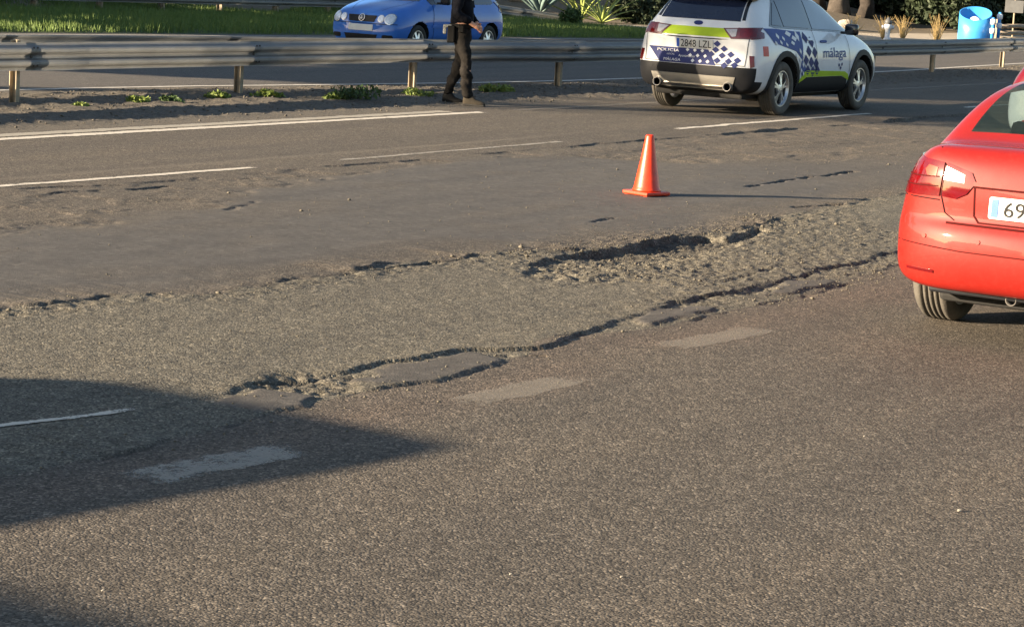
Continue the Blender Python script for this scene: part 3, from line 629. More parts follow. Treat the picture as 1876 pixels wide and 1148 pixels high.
    pan('plate_band', 'rear', [[(.265, .86), (.225, .86), (.225, .97), (.265, .97)]], 'plate_blue', pl, off=.017, skirt=.002)
    obj('plate_characters', lettering(bvh, 'rear', '2848 LZL', .135, .205, .868, .455, .019), 'ink', pl)
    nv = pan('livery_panel', 'rear', [[(.70, .845), (-.20, .845), (-.34, .645), (.50, .645)]], 'livery_navy', off=.006, skirt=.004)
    for s, sz, a, b, w in (('POLICÍA', .055, .56, .785, .34), ('LOCAL', .032, .40, .74, .12), ('Ayuntamiento', .045, .22, .725, .24), ('MÁLAGA', .05, .44, .665, .26)):
        obj('lettering', lettering(bvh, 'rear', s, sz, a, b, w, .012), 'livery_white', nv)
    polys_w = []; polys_n = []
    for i in range(3):
        for k in range(3):
            (polys_w if True else 0).append([(x, z) for x, z in diamond(.10-.11*k-.055*(i % 2)*0-.05*i, .825-.07*i, .055, .05)])
    each('livery_check', 'rear', polys_w, 'livery_white', nv, off=.011, skirt=.002)
    for i, (y, z) in enumerate(((-.33, .93), (-.43, .87), (-.53, .80), (-.63, .73), (-.31, .85), (-.41, .78), (-.51, .71), (-.25, .79), (-.35, .71), (-.60, .665), (-.46, .655))):
        polys_n.append(diamond(y, z, .105, .085))
    each('livery_check', 'rear', polys_n, 'livery_navy', off=.007, skirt=.003)
    pan('diffuser', 'rear', [[(.62, .51), (-.62, .51), (-.56, .33), (.56, .33)]], 'satin_metal', off=.012)
    pan('diffuser_lip', 'rear', [[(.46, .385), (-.46, .385), (-.45, .355), (.45, .355)]], 'chrome', off=.026)
    obj('shut_line', line_panel(bvh, 'rear', [(.76, 1.15), (.735, .66), (-.735, .66), (-.76, 1.15)], .008, .004), 'ink', root)
    pan('sticker', 'right', [[(.30, .93), (.42, .93), (.42, .80), (.30, .80)]], 'sticker_red', off=.005)
    # flanks
    for view in ('right', 'left'):
        pan('window_surround', view, [[(.62, 1.19), (1.02, 1.56), (1.5, 1.585), (2.1, 1.575), (2.6, 1.50), (3.28, 1.13), (3.2, 1.105), (.8, 1.165)]], 'black_gloss', off=.005)
        pan('side_window', view, [[(.70, 1.205), (.98, 1.49), (1.03, 1.50), (1.03, 1.185)]], 'grey_glass', off=.010)
        pan('side_window', view, [[(1.08, 1.185), (1.08, 1.52), (1.5, 1.545), (1.88, 1.54), (1.93, 1.16)]], 'grey_glass', off=.010)
        pan('side_window', view, [[(2.02, 1.155), (2.02, 1.535), (2.3, 1.515), (2.6, 1.455), (3.1, 1.15), (3.05, 1.13)]], 'blue_glass', off=.010)
        for x in (xr, xf):
            ring = []; zc = rw+.01
            for k in range(18):
                a0, a1 = R(-25+230*k/18), R(-25+230*(k+1)/18); ring.append([(x+.424*math.cos(a0), zc+.424*math.sin(a0)), (x+.50*math.cos(a0), zc+.50*math.sin(a0)), (x+.50*math.cos(a1), zc+.50*math.sin(a1)), (x+.424*math.cos(a1), zc+.424*math.sin(a1))])
            pan('wheel_arch_trim', view, ring, 'black_plastic', off=.014)
        pan('sill_cladding', view, [[(1.45, .30), (3.2, .30), (3.12, .46), (2.9, .505), (1.7, .505), (1.5, .44)]], 'black_plastic', off=.010)
        pan('lime_stripe', view, [[(1.44, .42), (1.52, .44), (1.70, .51), (1.68, .60), (1.60, .58)], [(1.68, .60), (1.70, .51), (2.9, .51), (3.0, .57)], [(3.0, .57), (2.9, .51), (3.12, .46), (3.20, .44), (3.14, .53)]], 'livery_lime', off=.007)
        q = pan('livery_panel', view, [[(.42, 1.16), (.80, 1.155), (1.42, 1.12), (1.30, .86), (.60, .98)], [(.60, .98), (1.30, .86), (1.66, .66), (1.40, .62), (1.38, .80), (1.0, .91), (.62, .87), (.50, .93)], [(1.30, .86), (1.42, 1.12), (1.56, 1.12), (1.50, .74)], [(1.38, .70), (1.50, .74), (1.64, .62), (1.50, .48), (1.42, .44), (1.45, .62)]], 'livery_blue', off=.006, skirt=.004)
        wl_ = []
        for (x, z, w, h) in ((.75, 1.06, .07, .05), (.82, .98, .05, .04), (.92, 1.03, .06, .04), (1.0, .95, .05, .035), (.66, .97, .05, .04), (1.12, 1.09, .16, .05), (1.28, 1.03, .14, .05), (1.2, .97, .10, .04), (1.40, 1.06, .09, .09), (1.30, .80, .05, .055), (1.42, .86, .05, .055), (1.52, .80, .05, .05), (1.42, .74, .045, .05), (1.52, .68, .045, .05), (1.48, .60, .04, .045), (1.56, .56, .035, .04)):
            wl_.append(diamond(x, z, w*1.3, h*1.6, .02))
        each('livery_check', view, wl_, 'livery_white', q, off=.011, skirt=.002)
        nl = [diamond(x, z, .17, .15, .012) for x, z in ((1.66, 1.04), (1.84, .98), (1.72, .86), (1.92, .84), (1.62, .74), (1.80, .71), (1.97, .69), (2.03, .60), (1.70, .60), (1.88, .585))]
        each('livery_check', view, nl, 'livery_navy', off=.007, skirt=.003)
        obj('lettering', lettering(bvh, view, 'málaga', .20, 2.20 if view == 'right' else 3.02, .77, .82, .008), 'livery_blue', root)
        each('emblem_mark', view, [diamond(2.78, .66, .06, .05), diamond(2.84, .62, .06, .05), diamond(2.88, .67, .05, .05)], 'livery_navy', off=.007, skirt=.003)
        obj('shut_line', line_panel(bvh, view, [(1.98, 1.14), (1.99, .55)], .010, .009), 'ink', root); obj('shut_line', line_panel(bvh, view, [(3.12, 1.06), (3.16, .56)], .010, .009), 'ink', root)
        pan('door_handle', view, [rrect(1.72, 1.0, 1.9, 1.03, .01)], 'paint_white', off=.02, skirt=.025); pan('door_handle', view, [rrect(2.16, .97, 2.36, 1.0, .01)], 'livery_blue', off=.02, skirt=.025)
        sg = -1 if view == 'right' else 1
        b = bmesh.new(); box(b, (2.98, sg*1.0, 1.16), (.10, .20, .155), 0, .035); box(b, (3.0, sg*.89, 1.11), (.06, .12, .04), 0, .01); obj('wing_mirror', b, 'black_gloss', root, True)
        b = bmesh.new(); tube(b, [(.75, sg*.60, 1.60), (.9, sg*.60, 1.665), (1.6, sg*.60, 1.69), (2.3, sg*.59, 1.665), (2.45, sg*.585, 1.61)], .016, 6); obj('roof_rail', b, 'satin_metal', root, True)
    pan('windscreen', 'front', [[(.68, 1.14), (-.68, 1.14), (-.55, 1.54), (.55, 1.54)]], 'grey_glass', off=.005)
    for sg in (1, -1): pan('headlamp', 'front', [[(sg*.45, .86), (sg*.78, .86), (sg*.76, .74), (sg*.5, .76)]], 'headlamp', off=.008)
    pan('grille', 'front', [[(.42, .84), (-.42, .84), (-.32, .52), (.32, .52)]], 'black_plastic', off=.006)
    b = bmesh.new(); box(b, (2.3, 0, .27), (4.1, 1.3, .12), 0, .03); obj('underbody', b, 'dark_inside', root)
    for x, s in ((xr, -1), (xr, 1), (xf, -1), (xf, 1)): wheel(root, x, s*.80, rw, .225, .242, s, 5, True, True)
    return root
build_patrol()

# ------------------------------------------------------------------ red saloon, close on the right
def build_saloon():
    root = empty('red_saloon', (11.69, 3.76, 0)); tag(root, 'bright red saloon car with a dusty rear wheel, next to the old lane markings', 'car')
    T = [(.17, 1.075, .63, 1.055, [(.72, .985), (.785, .80), (.805, .66), (.822, .62), (.82, .45), (.80, .275)]),
         (.34, 1.07, .69, 1.052, [(.79, .975), (.845, .80), (.858, .66), (.864, .62), (.86, .44), (.84, .25)]),
         (.50, 1.065, .71, 1.045, [(.82, .955), (.885, .80), (.905, .68), (.905, .60), (.89, .42), (.82, .22)]),
         (.58, 1.10, .735, 1.08, [(.82, .95), (.885, .80), (.905, .68), (.905, .60), (.89, .42), (.82, .22)]),
         (.85, 1.275, .705, 1.25, [(.82, .945), (.88, .80), (.90, .68), (.90, .58), (.885, .40), (.83, .2)]),
         (1.18, 1.405, .655, 1.375, [(.82, .94), (.88, .80), (.90, .68), (.90, .58), (.885, .40), (.83, .2)]),
         (2.0, 1.435, .635, 1.40, [(.82, .93), (.88, .79), (.90, .68), (.90, .58), (.885, .40), (.83, .2)]),
         (2.7, 1.39, .62, 1.345, [(.82, .925), (.88, .79), (.90, .68), (.90, .58), (.885, .40), (.83, .2)]),
         (3.05, 1.21, .64, 1.17, [(.82, .92), (.88, .79), (.90, .68), (.90, .58), (.885, .40), (.83, .2)]),
         (3.35, 1.015, .70, .985, [(.81, .91), (.88, .79), (.90, .68), (.90, .58), (.885, .40), (.82, .2)]),
         (3.8, .95, .69, .92, [(.79, .87), (.87, .77), (.895, .67), (.90, .57), (.88, .40), (.82, .2)]),
         (4.2, .85, .62, .82, [(.72, .78), (.81, .71), (.84, .63), (.85, .54), (.84, .40), (.77, .22)]),
         (4.36, .76, .52, .74, [(.62, .71), (.70, .66), (.74, .59), (.76, .5), (.76, .39), (.7, .24)])]
    rear = [(.085, .09, .115), (.055, .062, .105), (.065, .07, .12), (.018, .026, .09), (.0, .012, .075), (.05, .065, .11)]
    front = [(4.42, 4.42, 4.39), (4.46, 4.45, 4.41), (4.49, 4.48, 4.43), (4.51, 4.50, 4.44), (4.51, 4.5, 4.44), (4.46, 4.45, 4.4)]
    def idx(kind, i, k):
        if kind == 'rear' and i >= 3: return 1
        if kind == 'body' and i <= 1 and 6 <= k <= 8: return 1
        if kind == 'body' and k in (0, 1) and i in (3, 4): return 2
        if kind == 'body' and k in (0, 1) and i in (7, 8): return 3
        if kind == 'body' and k == 3 and 4 <= i <= 8: return 4
        return 0
    xr, xf, rw = .91, 3.70, .318
    cut = [arch_cut(x, a, b, .365, rw+.01) for x in (xr, xf) for a, b in ((-1.2, -.60), (.60, 1.2))]
    me, bvh = evaluated(car_cage(T, rear, front, idx), 3, cut)
    P = split_shell(root, me, [(x, rw+.01, .365, .60) for x in (xr, xf)], {0: ('body', 'paint_red'), 1: ('rear_bumper', 'paint_red'), 2: ('rear_window', 'saloon_glass'), 3: ('windscreen', 'saloon_glass'), 4: ('side_window', 'saloon_glass'), 99: ('wheel_well', 'dark_inside')})
    pan = lambda nm, view, polys, m, par=None, **k: obj(nm, panel(bvh, view, polys, **k), m, par or root, True)
    for sgn in (1, -1):
        L = pan('tail_lamp', 'rear', [[(sgn*.55, .965), (sgn*.56, .785), (sgn*.835, .775), (sgn*.825, .90), (sgn*.77, .99)]], 'red_lens', off=.008)
        L2 = pan('tail_lamp', 'rear', [[(sgn*.535, .965), (sgn*.545, .785), (sgn*.46, .78), (sgn*.40, .81), (sgn*.355, .875), (sgn*.385, .925)]], 'red_lens', off=.008)
        for zz in (.84, .89): pan('lens_rib', 'rear', [[(sgn*.57, zz), (sgn*.80, zz-.008), (sgn*.80, zz-.014), (sgn*.57, zz-.006)]], 'recess_red', L, off=.011, skirt=.002)
        pan('lens', 'rear', [[(sgn*.585, .935), (sgn*.64, .945), (sgn*.66, .92), (sgn*.645, .89), (sgn*.59, .885)]], 'amber_lens', L, off=.011, skirt=.003)
        pan('lens', 'rear', [[(sgn*.535, .945), (sgn*.54, .875), (sgn*.42, .865), (sgn*.42, .91)]], 'clear_lens', L, off=.011, skirt=.003)
        pan('lens', 'left' if sgn > 0 else 'right', [[(.20, .965), (.34, .95), (.36, .81), (.17, .80)]], 'red_lens', L, off=.006)
        obj('shut_line', line_panel(bvh, 'rear', [(sgn*.60, 1.04), (sgn*.54, .95), (sgn*.55, .79), (sgn*.52, .70), (sgn*.46, .665)], .005, .004), 'ink', root)
        obj('shut_line', line_panel(bvh, 'rear', [(sgn*.84, .77), (sgn*.56, .765)], .006, .004), 'ink', root)
        pan('reflector', 'rear', [[(sgn*.55, .385), (sgn*.72, .39), (sgn*.72, .375), (sgn*.55, .37)]], 'red_lens', off=.006)
    b = bmesh.new(); P_ = [(.335, .87), (-.335, .87), (-.30, .69), (.30, .69)]
    pan('plate_recess', 'rear', [P_], 'paint_red', off=.002, skirt=0)
    obj('shut_line', line_panel(bvh, 'rear', [(.36, .85), (.35, .70), (.32, .665), (-.32, .665), (-.35, .70), (-.36, .85)], .009, .003), 'recess_red', root)
    obj('boot_handle', line_panel(bvh, 'rear', [(.36, .868), (-.36, .868)], .022, .012), 'paint_red', root)
    obj('shut_line', line_panel(bvh, 'rear', [(.37, .852), (-.37, .852)], .010, .006), 'recess_red', root)
    pl = pan('number_plate', 'rear', [rrect(-.265, .695, .265, .812, .012)], 'plate_white', off=.016)
    pan('plate_band', 'rear', [[(.25, .705), (.212, .705), (.212, .80), (.25, .80)]], 'plate_blue', pl, off=.019, skirt=.002)
    obj('plate_characters', lettering(bvh, 'rear', '69', .115, .185, .713, .12, .020), 'ink_grey', pl)
    obj('shut_line', line_panel(bvh, 'rear', [(.50, .648), (-.50, .648)], .012, .003), 'recess_red', root)
    obj('bumper_seam', line_panel(bvh, 'rear', [(.80, .525), (.4, .505), (-.4, .505), (-.8, .525)], .006, .003), 'recess_red', root)
    for y in (.30, -.30, .62, -.62):
        pan('parking_sensor', 'rear', [[(y+.012*math.cos(a), .565+.012*math.sin(a)) for a in np.linspace(0, 6.28, 10, endpoint=False)]], 'paint_red', off=.006)
    b = bmesh.new(); box(b, (.24, 0, .275), (.20, 1.2, .04), 0, .015); obj('rear_valance', b, 'black_plastic', root)
    b = bmesh.new(); lathe(b, [(.026, -.02), (.031, -.02), (.031, .18), (.026, .18)], 16, 'X', (.16, .13, .262), close=True); obj('exhaust_pipe', b, 'exhaust_steel', root, True)
    b = bmesh.new(); box(b, (.34, .60, .285), (.16, .12, .075), 0, .03); obj('exhaust_box', b, 'satin_metal', root, True)
    b = bmesh.new(); lathe(b, [(.01, 0), (.07, .01), (.085, .16), (.085, .42), (.07, .5), (.01, .52)], 18, 'Y', (.42, -.05, .27)); obj('silencer', b, 'satin_metal', root, True)
    b = bmesh.new(); box(b, (.62, .55, .28), (.26, .16, .06), 0, .02); obj('suspension_arm', b, 'satin_metal', root)
    # cabin
    b = bmesh.new(); box(b, (.80, 0, .97), (.42, 1.36, .02), 0, .005); obj('parcel_shelf', b, 'seat_cloth', root)
    b = bmesh.new(); box(b, (1.12, 0, .80), (.14, 1.28, .46), 0, .05); obj('rear_seat', b, 'seat_cloth', root)
    for y in (.4, -.4):
        b = bmesh.new(); box(b, (1.10, y, 1.085), (.09, .26, .15), 0, .035); obj('headrest', b, 'seat_cloth', root)
        b = bmesh.new(); box(b, (2.35, y*.95, .78), (.16, .5, .62), 0, .06); obj('front_seat', b, 'seat_cloth', root); b = bmesh.new(); box(b, (2.33, y*.95, 1.16), (.1, .26, .16), 0, .04); obj('headrest', b, 'seat_cloth', root)
    b = bmesh.new(); box(b, (2.3, 0, .26), (4.0, 1.2, .14), 0, .03); obj('underbody', b, 'dark_inside', root)
    b = bmesh.new(); box(b, (2.2, 0, .52), (2.5, 1.6, .04)); obj('cabin_floor', b, 'dark_inside', root)
    for sg in (1, -1):
        b = bmesh.new(); box(b, (2.9, sg*.98, 1.0), (.10, .19, .13), 0, .03); box(b, (2.92, sg*.88, .96), (.06, .1, .04), 0, .01); obj('wing_mirror', b, 'paint_red', root, True)
        pan('headlamp', 'front', [[(sg*.38, .68), (sg*.68, .66), (sg*.66, .58), (sg*.40, .58)]], 'headlamp', off=.006)
        pan('grille', 'front', [rrect(sg*.17-.13, .55, sg*.17+.13, .68, .03)], 'black_plastic', off=.006)
        obj('window_trim', line_panel(bvh, 'left' if sg > 0 else 'right', [(1.15, .95), (3.3, .925)], .03, .006), 'black_gloss', root)
    for x, s in ((xr, -1), (xr, 1), (xf, -1), (xf, 1)): wheel(root, x, s*.765, rw, .225, .222, s, 5, True, True)
    return root
glass_mat('saloon_glass', (.02, .03, .03), .35); mat('exhaust_steel', (.10, .095, .09), .6, .3, .2, 20); mat('recess_red', (.04, .003, .003), .8, 0, .1, spec=.1); mat('ink_grey', (.03, .03, .03), .9, 0, .1, spec=.05)
build_saloon()
# ------------------------------------------------------------------ small hatchbacks (oncoming blue one, silver one ahead, one waiting behind)
def build_hatch(name, pm, loc, rz, label, group=None):
    root = empty(name, loc, rz); tag(root, label, 'car', group)
    lo = lambda k=0: [(.76-k, .92), (.815, .77), (.825, .59), (.81, .42), (.75, .24)]
    T = [(.15, 1.00, .60, .985, [(.69, .93), (.76, .78), (.79, .60), (.78, .42), (.71, .26)]), (.35, 1.27, .56, 1.24, [(.74, .94), (.81, .78), (.82, .60), (.80, .42), (.74, .24)]), (.55, 1.40, .55, 1.36, lo()), (1.3, 1.465, .55, 1.42, lo()),
         (2.05, 1.43, .54, 1.38, lo()), (2.7, 1.13, .62, 1.09, lo()), (2.98, .985, .66, .955, [(.755, .90), (.81, .76), (.825, .59), (.81, .42), (.75, .24)]), (3.45, .91, .62, .88, [(.71, .83), (.785, .72), (.81, .58), (.80, .40), (.73, .22)]),
         (3.74, .80, .53, .775, [(.61, .735), (.69, .66), (.735, .55), (.74, .40), (.67, .22)])]
    rear = [(.11, .115, .13), (.06, .065, .10), (.05, .055, .10), (.0, .01, .07), (.06, .07, .1)]; front = [(3.80, 3.795, 3.775), (3.84, 3.835, 3.80), (3.87, 3.86, 3.81), (3.90, 3.885, 3.82), (3.86, 3.85, 3.79)]
    def idx(kind, i, k):
        if kind == 'front' and i >= 2: return 1
        if kind == 'rear' and i >= 3: return 2
        return 0
    xr, xf, rw = .68, 3.14, .29
    me, bvh = evaluated(car_cage(T, rear, front, idx), 3, [arch_cut(x, a, b, .335, rw+.01) for x in (xr, xf) for a, b in ((-1.2, -.55), (.55, 1.2))])
    split_shell(root, me, [(x, rw+.01, .335, .55) for x in (xr, xf)], {0: ('body', pm), 1: ('front_bumper', pm), 2: ('rear_bumper', pm), 99: ('wheel_well', 'dark_inside')})
    pan = lambda nm, view, polys, m, par=None, **k: obj(nm, panel(bvh, view, polys, **k), m, par or root, True)
    circ = lambda y, z, r: [[(y+r*math.cos(a), z+r*math.sin(a)) for a in np.linspace(0, 2*math.pi, 18, endpoint=False)]]
    for sg in (1, -1):
        v = 'left' if sg > 0 else 'right'
        for y, r in ((.57, .098), (.405, .068)):
            L = pan('headlamp', 'front', circ(sg*y, .665, r), 'chrome', off=.012); pan('lens', 'front', circ(sg*y, .665, r*.86), 'headlamp', L, off=.02, skirt=.006)
        pan('window_surround', v, [[(.50, 1.0), (.72, 1.33), (1.4, 1.385), (2.0, 1.35), (2.75, 1.02), (2.7, .95), (.6, .97)]], 'black_gloss', off=.005)
        pan('side_window', v, [[(.58, 1.01), (.76, 1.30), (1.33, 1.35), (1.36, .985)]], 'grey_glass', off=.010)
        pan('side_window', v, [[(1.44, .985), (1.41, 1.35), (1.97, 1.325), (2.55, 1.06), (2.55, .975)]], 'blue_glass', off=.010)
        obj('shut_line', line_panel(bvh, v, [(1.40, .96), (1.38, .45), (1.30, .30)], .010, .005), 'ink', root); obj('shut_line', line_panel(bvh, v, [(2.66, .94), (2.72, .6), (2.66, .30)], .010, .005), 'ink', root)
        pan('side_moulding', v, [[(1.08, .53), (2.76, .53), (2.76, .58), (1.08, .58)]], pm, off=.012)
        pan('door_handle', v, [rrect(1.48, .80, 1.66, .83, .01)], pm, off=.02, skirt=.02)
        b = bmesh.new(); box(b, (2.50, sg*.92, 1.02), (.10, .19, .13), 0, .035); box(b, (2.52, sg*.81, .98), (.06, .1, .04), 0, .01); obj('wing_mirror', b, 'black_plastic' if pm == 'paint_blue' else pm, root, True)
        L = pan('tail_lamp', 'rear', [[(sg*.53, 1.03), (sg*.70, 1.02), (sg*.76, .82), (sg*.54, .80)]], 'red_lens', off=.012)
        pan('lens', v, [[(.10, 1.02), (.30, 1.0), (.34, .84), (.10, .82)]], 'red_lens', L, off=.008)
        pan('fog_recess', 'front', [rrect(sg*.55-.10, .30, sg*.55+.10, .38, .03)], 'black_plastic', off=.005)
        obj('bonnet_crease', line_panel(bvh, 'top', [(2.95, sg*.52), (3.3, sg*.47), (3.68, sg*.33)], .006, .003), 'ink', root)
    pan('grille', 'front', [[(.31, .715), (-.31, .715), (-.27, .60), (.27, .60)]], 'black_plastic', off=.008)
    em = pan('emblem', 'front', circ(0, .665, .066), 'chrome', off=.022); pan('emblem_ring', 'front', circ(0, .665, .052), 'grey_glass', em, off=.026, skirt=.003)
    b = lettering(bvh, 'front', 'V', .05, -.018, .668, .036, .034); obj('emblem_mark', b, 'chrome', em); b = lettering(bvh, 'front', 'W', .05, -.028, .632, .056, .034); obj('emblem_mark', b, 'chrome', em)
    pan('number_plate', 'front', [rrect(-.26, .44, .26, .55, .01)], 'plate_white', off=.015)
    obj('bumper_seam', line_panel(bvh, 'front', [(.70, .575), (.4, .57), (-.4, .57), (-.70, .575)], .010, .006), 'ink', root)
    pan('lower_intake', 'front', [[(.36, .38), (-.36, .38), (-.32, .27), (.32, .27)]], 'black_plastic', off=.006)
    pan('windscreen', 'front', [[(.60, 1.0), (-.60, 1.0), (-.50, 1.37), (.50, 1.37)]], 'blue_glass', off=.006)
    pan('rear_window', 'rear', [[(.53, 1.07), (-.53, 1.07), (-.47, 1.33), (.47, 1.33)]], 'blue_glass', off=.006)
    pan('number_plate', 'rear', [rrect(-.26, .62, .26, .73, .01)], 'plate_white', off=.01)
    b = bmesh.new(); tube(b, [(2.86, -.4, 1.04), (2.74, .1, 1.115)], .008, 5); obj('wiper', b, 'black_plastic', root); b = bmesh.new(); tube(b, [(2.84, .05, 1.05), (2.74, .45, 1.10)], .008, 5); obj('wiper', b, 'black_plastic', root)
    b = bmesh.new(); box(b, (1.95, 0, .25), (3.5, 1.05, .12), 0, .03); obj('underbody', b, 'dark_inside', root)
    for x, s in ((xr, -1), (xr, 1), (xf, -1), (xf, 1)): wheel(root, x, s*.70, rw, .185, .19, s, 7, False)
    return root
build_hatch('blue_hatchback', 'paint_blue', (38.4, 23.9, 0), math.pi, 'small blue hatchback with round twin headlamps, on the far carriageway')
sv = build_hatch('silver_hatchback', 'paint_silver', (24.75, 7.65, 0), 0, 'silver blue hatchback waiting ahead of the red saloon')
def build_van():
    root = empty('delivery_van', (-2.33, 10.25, 0)); tag(root, 'white panel van stopped beside the lane line, well before the cone', 'van')
    lv = [(.925, 1.80), (.94, 1.2), (.95, .8), (.95, .5), (.88, .25)]
    T = [(.06, 1.50, .87, 1.49, [(.925, 1.42)]+lv[1:]), (.2, 1.52, .875, 1.505, [(.925, 1.44)]+lv[1:]), (2.2, 1.72, .875, 1.705, [(.925, 1.63)]+lv[1:]), (3.8, 1.9, .875, 1.885, lv), (3.98, 1.885, .87, 1.87, lv), (4.45, 1.30, .84, 1.27, [(.92, 1.18), (.94, 1.0), (.95, .8), (.95, .5), (.88, .25)]), (4.75, 1.15, .80, 1.12, [(.88, 1.06), (.93, .9), (.94, .7), (.94, .45), (.86, .25)]), (5.1, 1.0, .72, .97, [(.80, .93), (.85, .82), (.87, .65), (.86, .42), (.8, .25)])]
    rear = [(.0, .0, .03)]*4 + [(.06, .06, .08)]; front = [(5.18, 5.17, 5.14), (5.33, 5.32, 5.26), (5.36, 5.34, 5.28), (5.36, 5.34, 5.28), (5.3, 5.28, 5.23)]
    me, bvh = evaluated(car_cage(T, rear, front), 3, [arch_cut(x, a, b, .37, .34) for x in (1.0, 4.2) for a, b in ((-1.2, -.62), (.62, 1.2))])
    split_shell(root, me, [(x, .34, .37, .62) for x in (1.0, 4.2)], {0: ('body', 'paint_white'), 99: ('wheel_well', 'dark_inside')})
    pan = lambda nm, view, polys, m, **k: obj(nm, panel(bvh, view, polys, **k), m, root, True)
    pan('windscreen', 'front', [[(.76, 1.32), (-.76, 1.32), (-.74, 1.80), (.74, 1.80)]], 'grey_glass', off=.006)
    for sg, v in ((1, 'left'), (-1, 'right')):
        pan('side_window', v, [[(3.0, 1.22), (3.0, 1.72), (3.85, 1.72), (4.3, 1.22)]], 'grey_glass', off=.006); pan('headlamp', 'front', [[(sg*.5, .92), (sg*.78, .9), (sg*.76, .72), (sg*.55, .74)]], 'headlamp', off=.006)
        pan('tail_lamp', 'rear', [[(sg*.72, 1.1), (sg*.82, 1.1), (sg*.84, .75), (sg*.74, .75)]], 'red_lens', off=.008); obj('shut_line', line_panel(bvh, v, [(2.9, 1.75), (2.9, .5)], .012, .004), 'ink', root)
        b = bmesh.new(); box(b, (4.25, sg*1.05, 1.3), (.12, .2, .3), 0, .04); obj('wing_mirror', b, 'black_plastic', root, True)
    pan('grille', 'front', [[(.45, .85), (-.45, .85), (-.4, .6), (.4, .6)]], 'black_plastic', off=.006)
    for x, s in ((1.0, -1), (1.0, 1), (4.2, -1), (4.2, 1)): wheel(root, x, s*.80, .33, .215, .215, s, 5, False)
    return root
van = build_van()
lorry = copy_tree(van); lorry.location = (-8.85, 11.75, 0); lorry.scale = (1.15, 1.12, 1.53); lorry.name = 'box_lorry'; tag(lorry, 'tall white lorry queued right behind the panel van', 'lorry')

# ------------------------------------------------------------------ traffic cone
mat('cone_orange', (.56, .036, .006), .42, 0, .2, 14, .1, 60, coat=.2)
def build_cone():
    c = G(1184, 355.5, .038); root = empty('traffic_cone', (c[0], c[1], float(road_z(c[0], c[1]))+.004), R(-16)); tag(root, 'orange traffic cone standing on the patched asphalt', 'traffic cone')
    b = bmesh.new(); box(b, (0, 0, .016), (.285, .285, .03), 0, .009); base = obj('base', b, 'cone_orange', root)
    for sx in (-1, 1):
        for sy in (-1, 1):
            b = bmesh.new(); box(b, (sx*.11, sy*.11, .002), (.04, .04, .012), 0, .003); obj('foot', b, 'cone_orange', base)
    b = bmesh.new(); lathe(b, [(.121, .030), (.116, .045), (.110, .06), (.108, .065), (.060, .33), (.040, .455), (.036, .485), (.030, .497), (.022, .492), (.022, .40)], 40); obj('cone', b, 'cone_orange', root, True)
    b = text_bm('PVC', .035); 
    for v in b.verts:
        a = R(195) + v.co.x/.10; z = .085+v.co.y; r = .1083-(z-.065)*.181+.0012; v.co = (r*math.cos(a), r*math.sin(a), z)
    b.free()
build_cone()
# ------------------------------------------------------------------ the officer on the median
mat('skin', (.52, .27, .18), .6, 0, .08, 20); mat('uniform_navy', (.006, .0065, .010), .9, 0, .35, 9, .5, 30, spec=.1); mat('uniform_trousers', (.015, .0135, .0125), .9, 0, .45, 7, .6, 22, spec=.12); mat('boot_shaded', (.006, .006, .006), .7, 0, .4, 12, spec=.15); mat('boot_sunlit', (.055, .047, .036), .9, 0, .3, 14, spec=.15)
mat('holster', (.005, .005, .005), .7, 0, .2, spec=.15); mat('pistol_grip', (.22, .22, .20), .5, .2, .2, 20); mat('uniform_badge', (.35, .35, .36), .6, 0, .2, 30); mat('cap_navy', (.012, .014, .03), .8, 0, .2)
def skin_mesh(name, verts, edges, radii, m, parent, root_i=0, sub=2):
    me = bpy.data.meshes.new(name); me.from_pydata(verts, edges, []); o = bpy.data.objects.new(name, me); COL.objects.link(o)
    md = o.modifiers.new('k', 'SKIN'); md.use_smooth_shade = True
    if not me.skin_vertices: 
        b = bmesh.new(); b.from_mesh(me); b.verts.layers.skin.verify(); b.to_mesh(me); b.free()
    for i, s in enumerate(me.skin_vertices[0].data): s.radius = radii[i] if isinstance(radii[i], tuple) else (radii[i], radii[i]); s.use_root = (i == root_i)
    s2 = o.modifiers.new('s', 'SUBSURF'); s2.levels = s2.render_levels = sub
    dg = bpy.context.evaluated_depsgraph_get(); dg.update(); out = bpy.data.meshes.new_from_object(o.evaluated_get(dg)); bpy.data.objects.remove(o, do_unlink=True)
    out.materials.clear(); return link(name, out, m, parent, True)
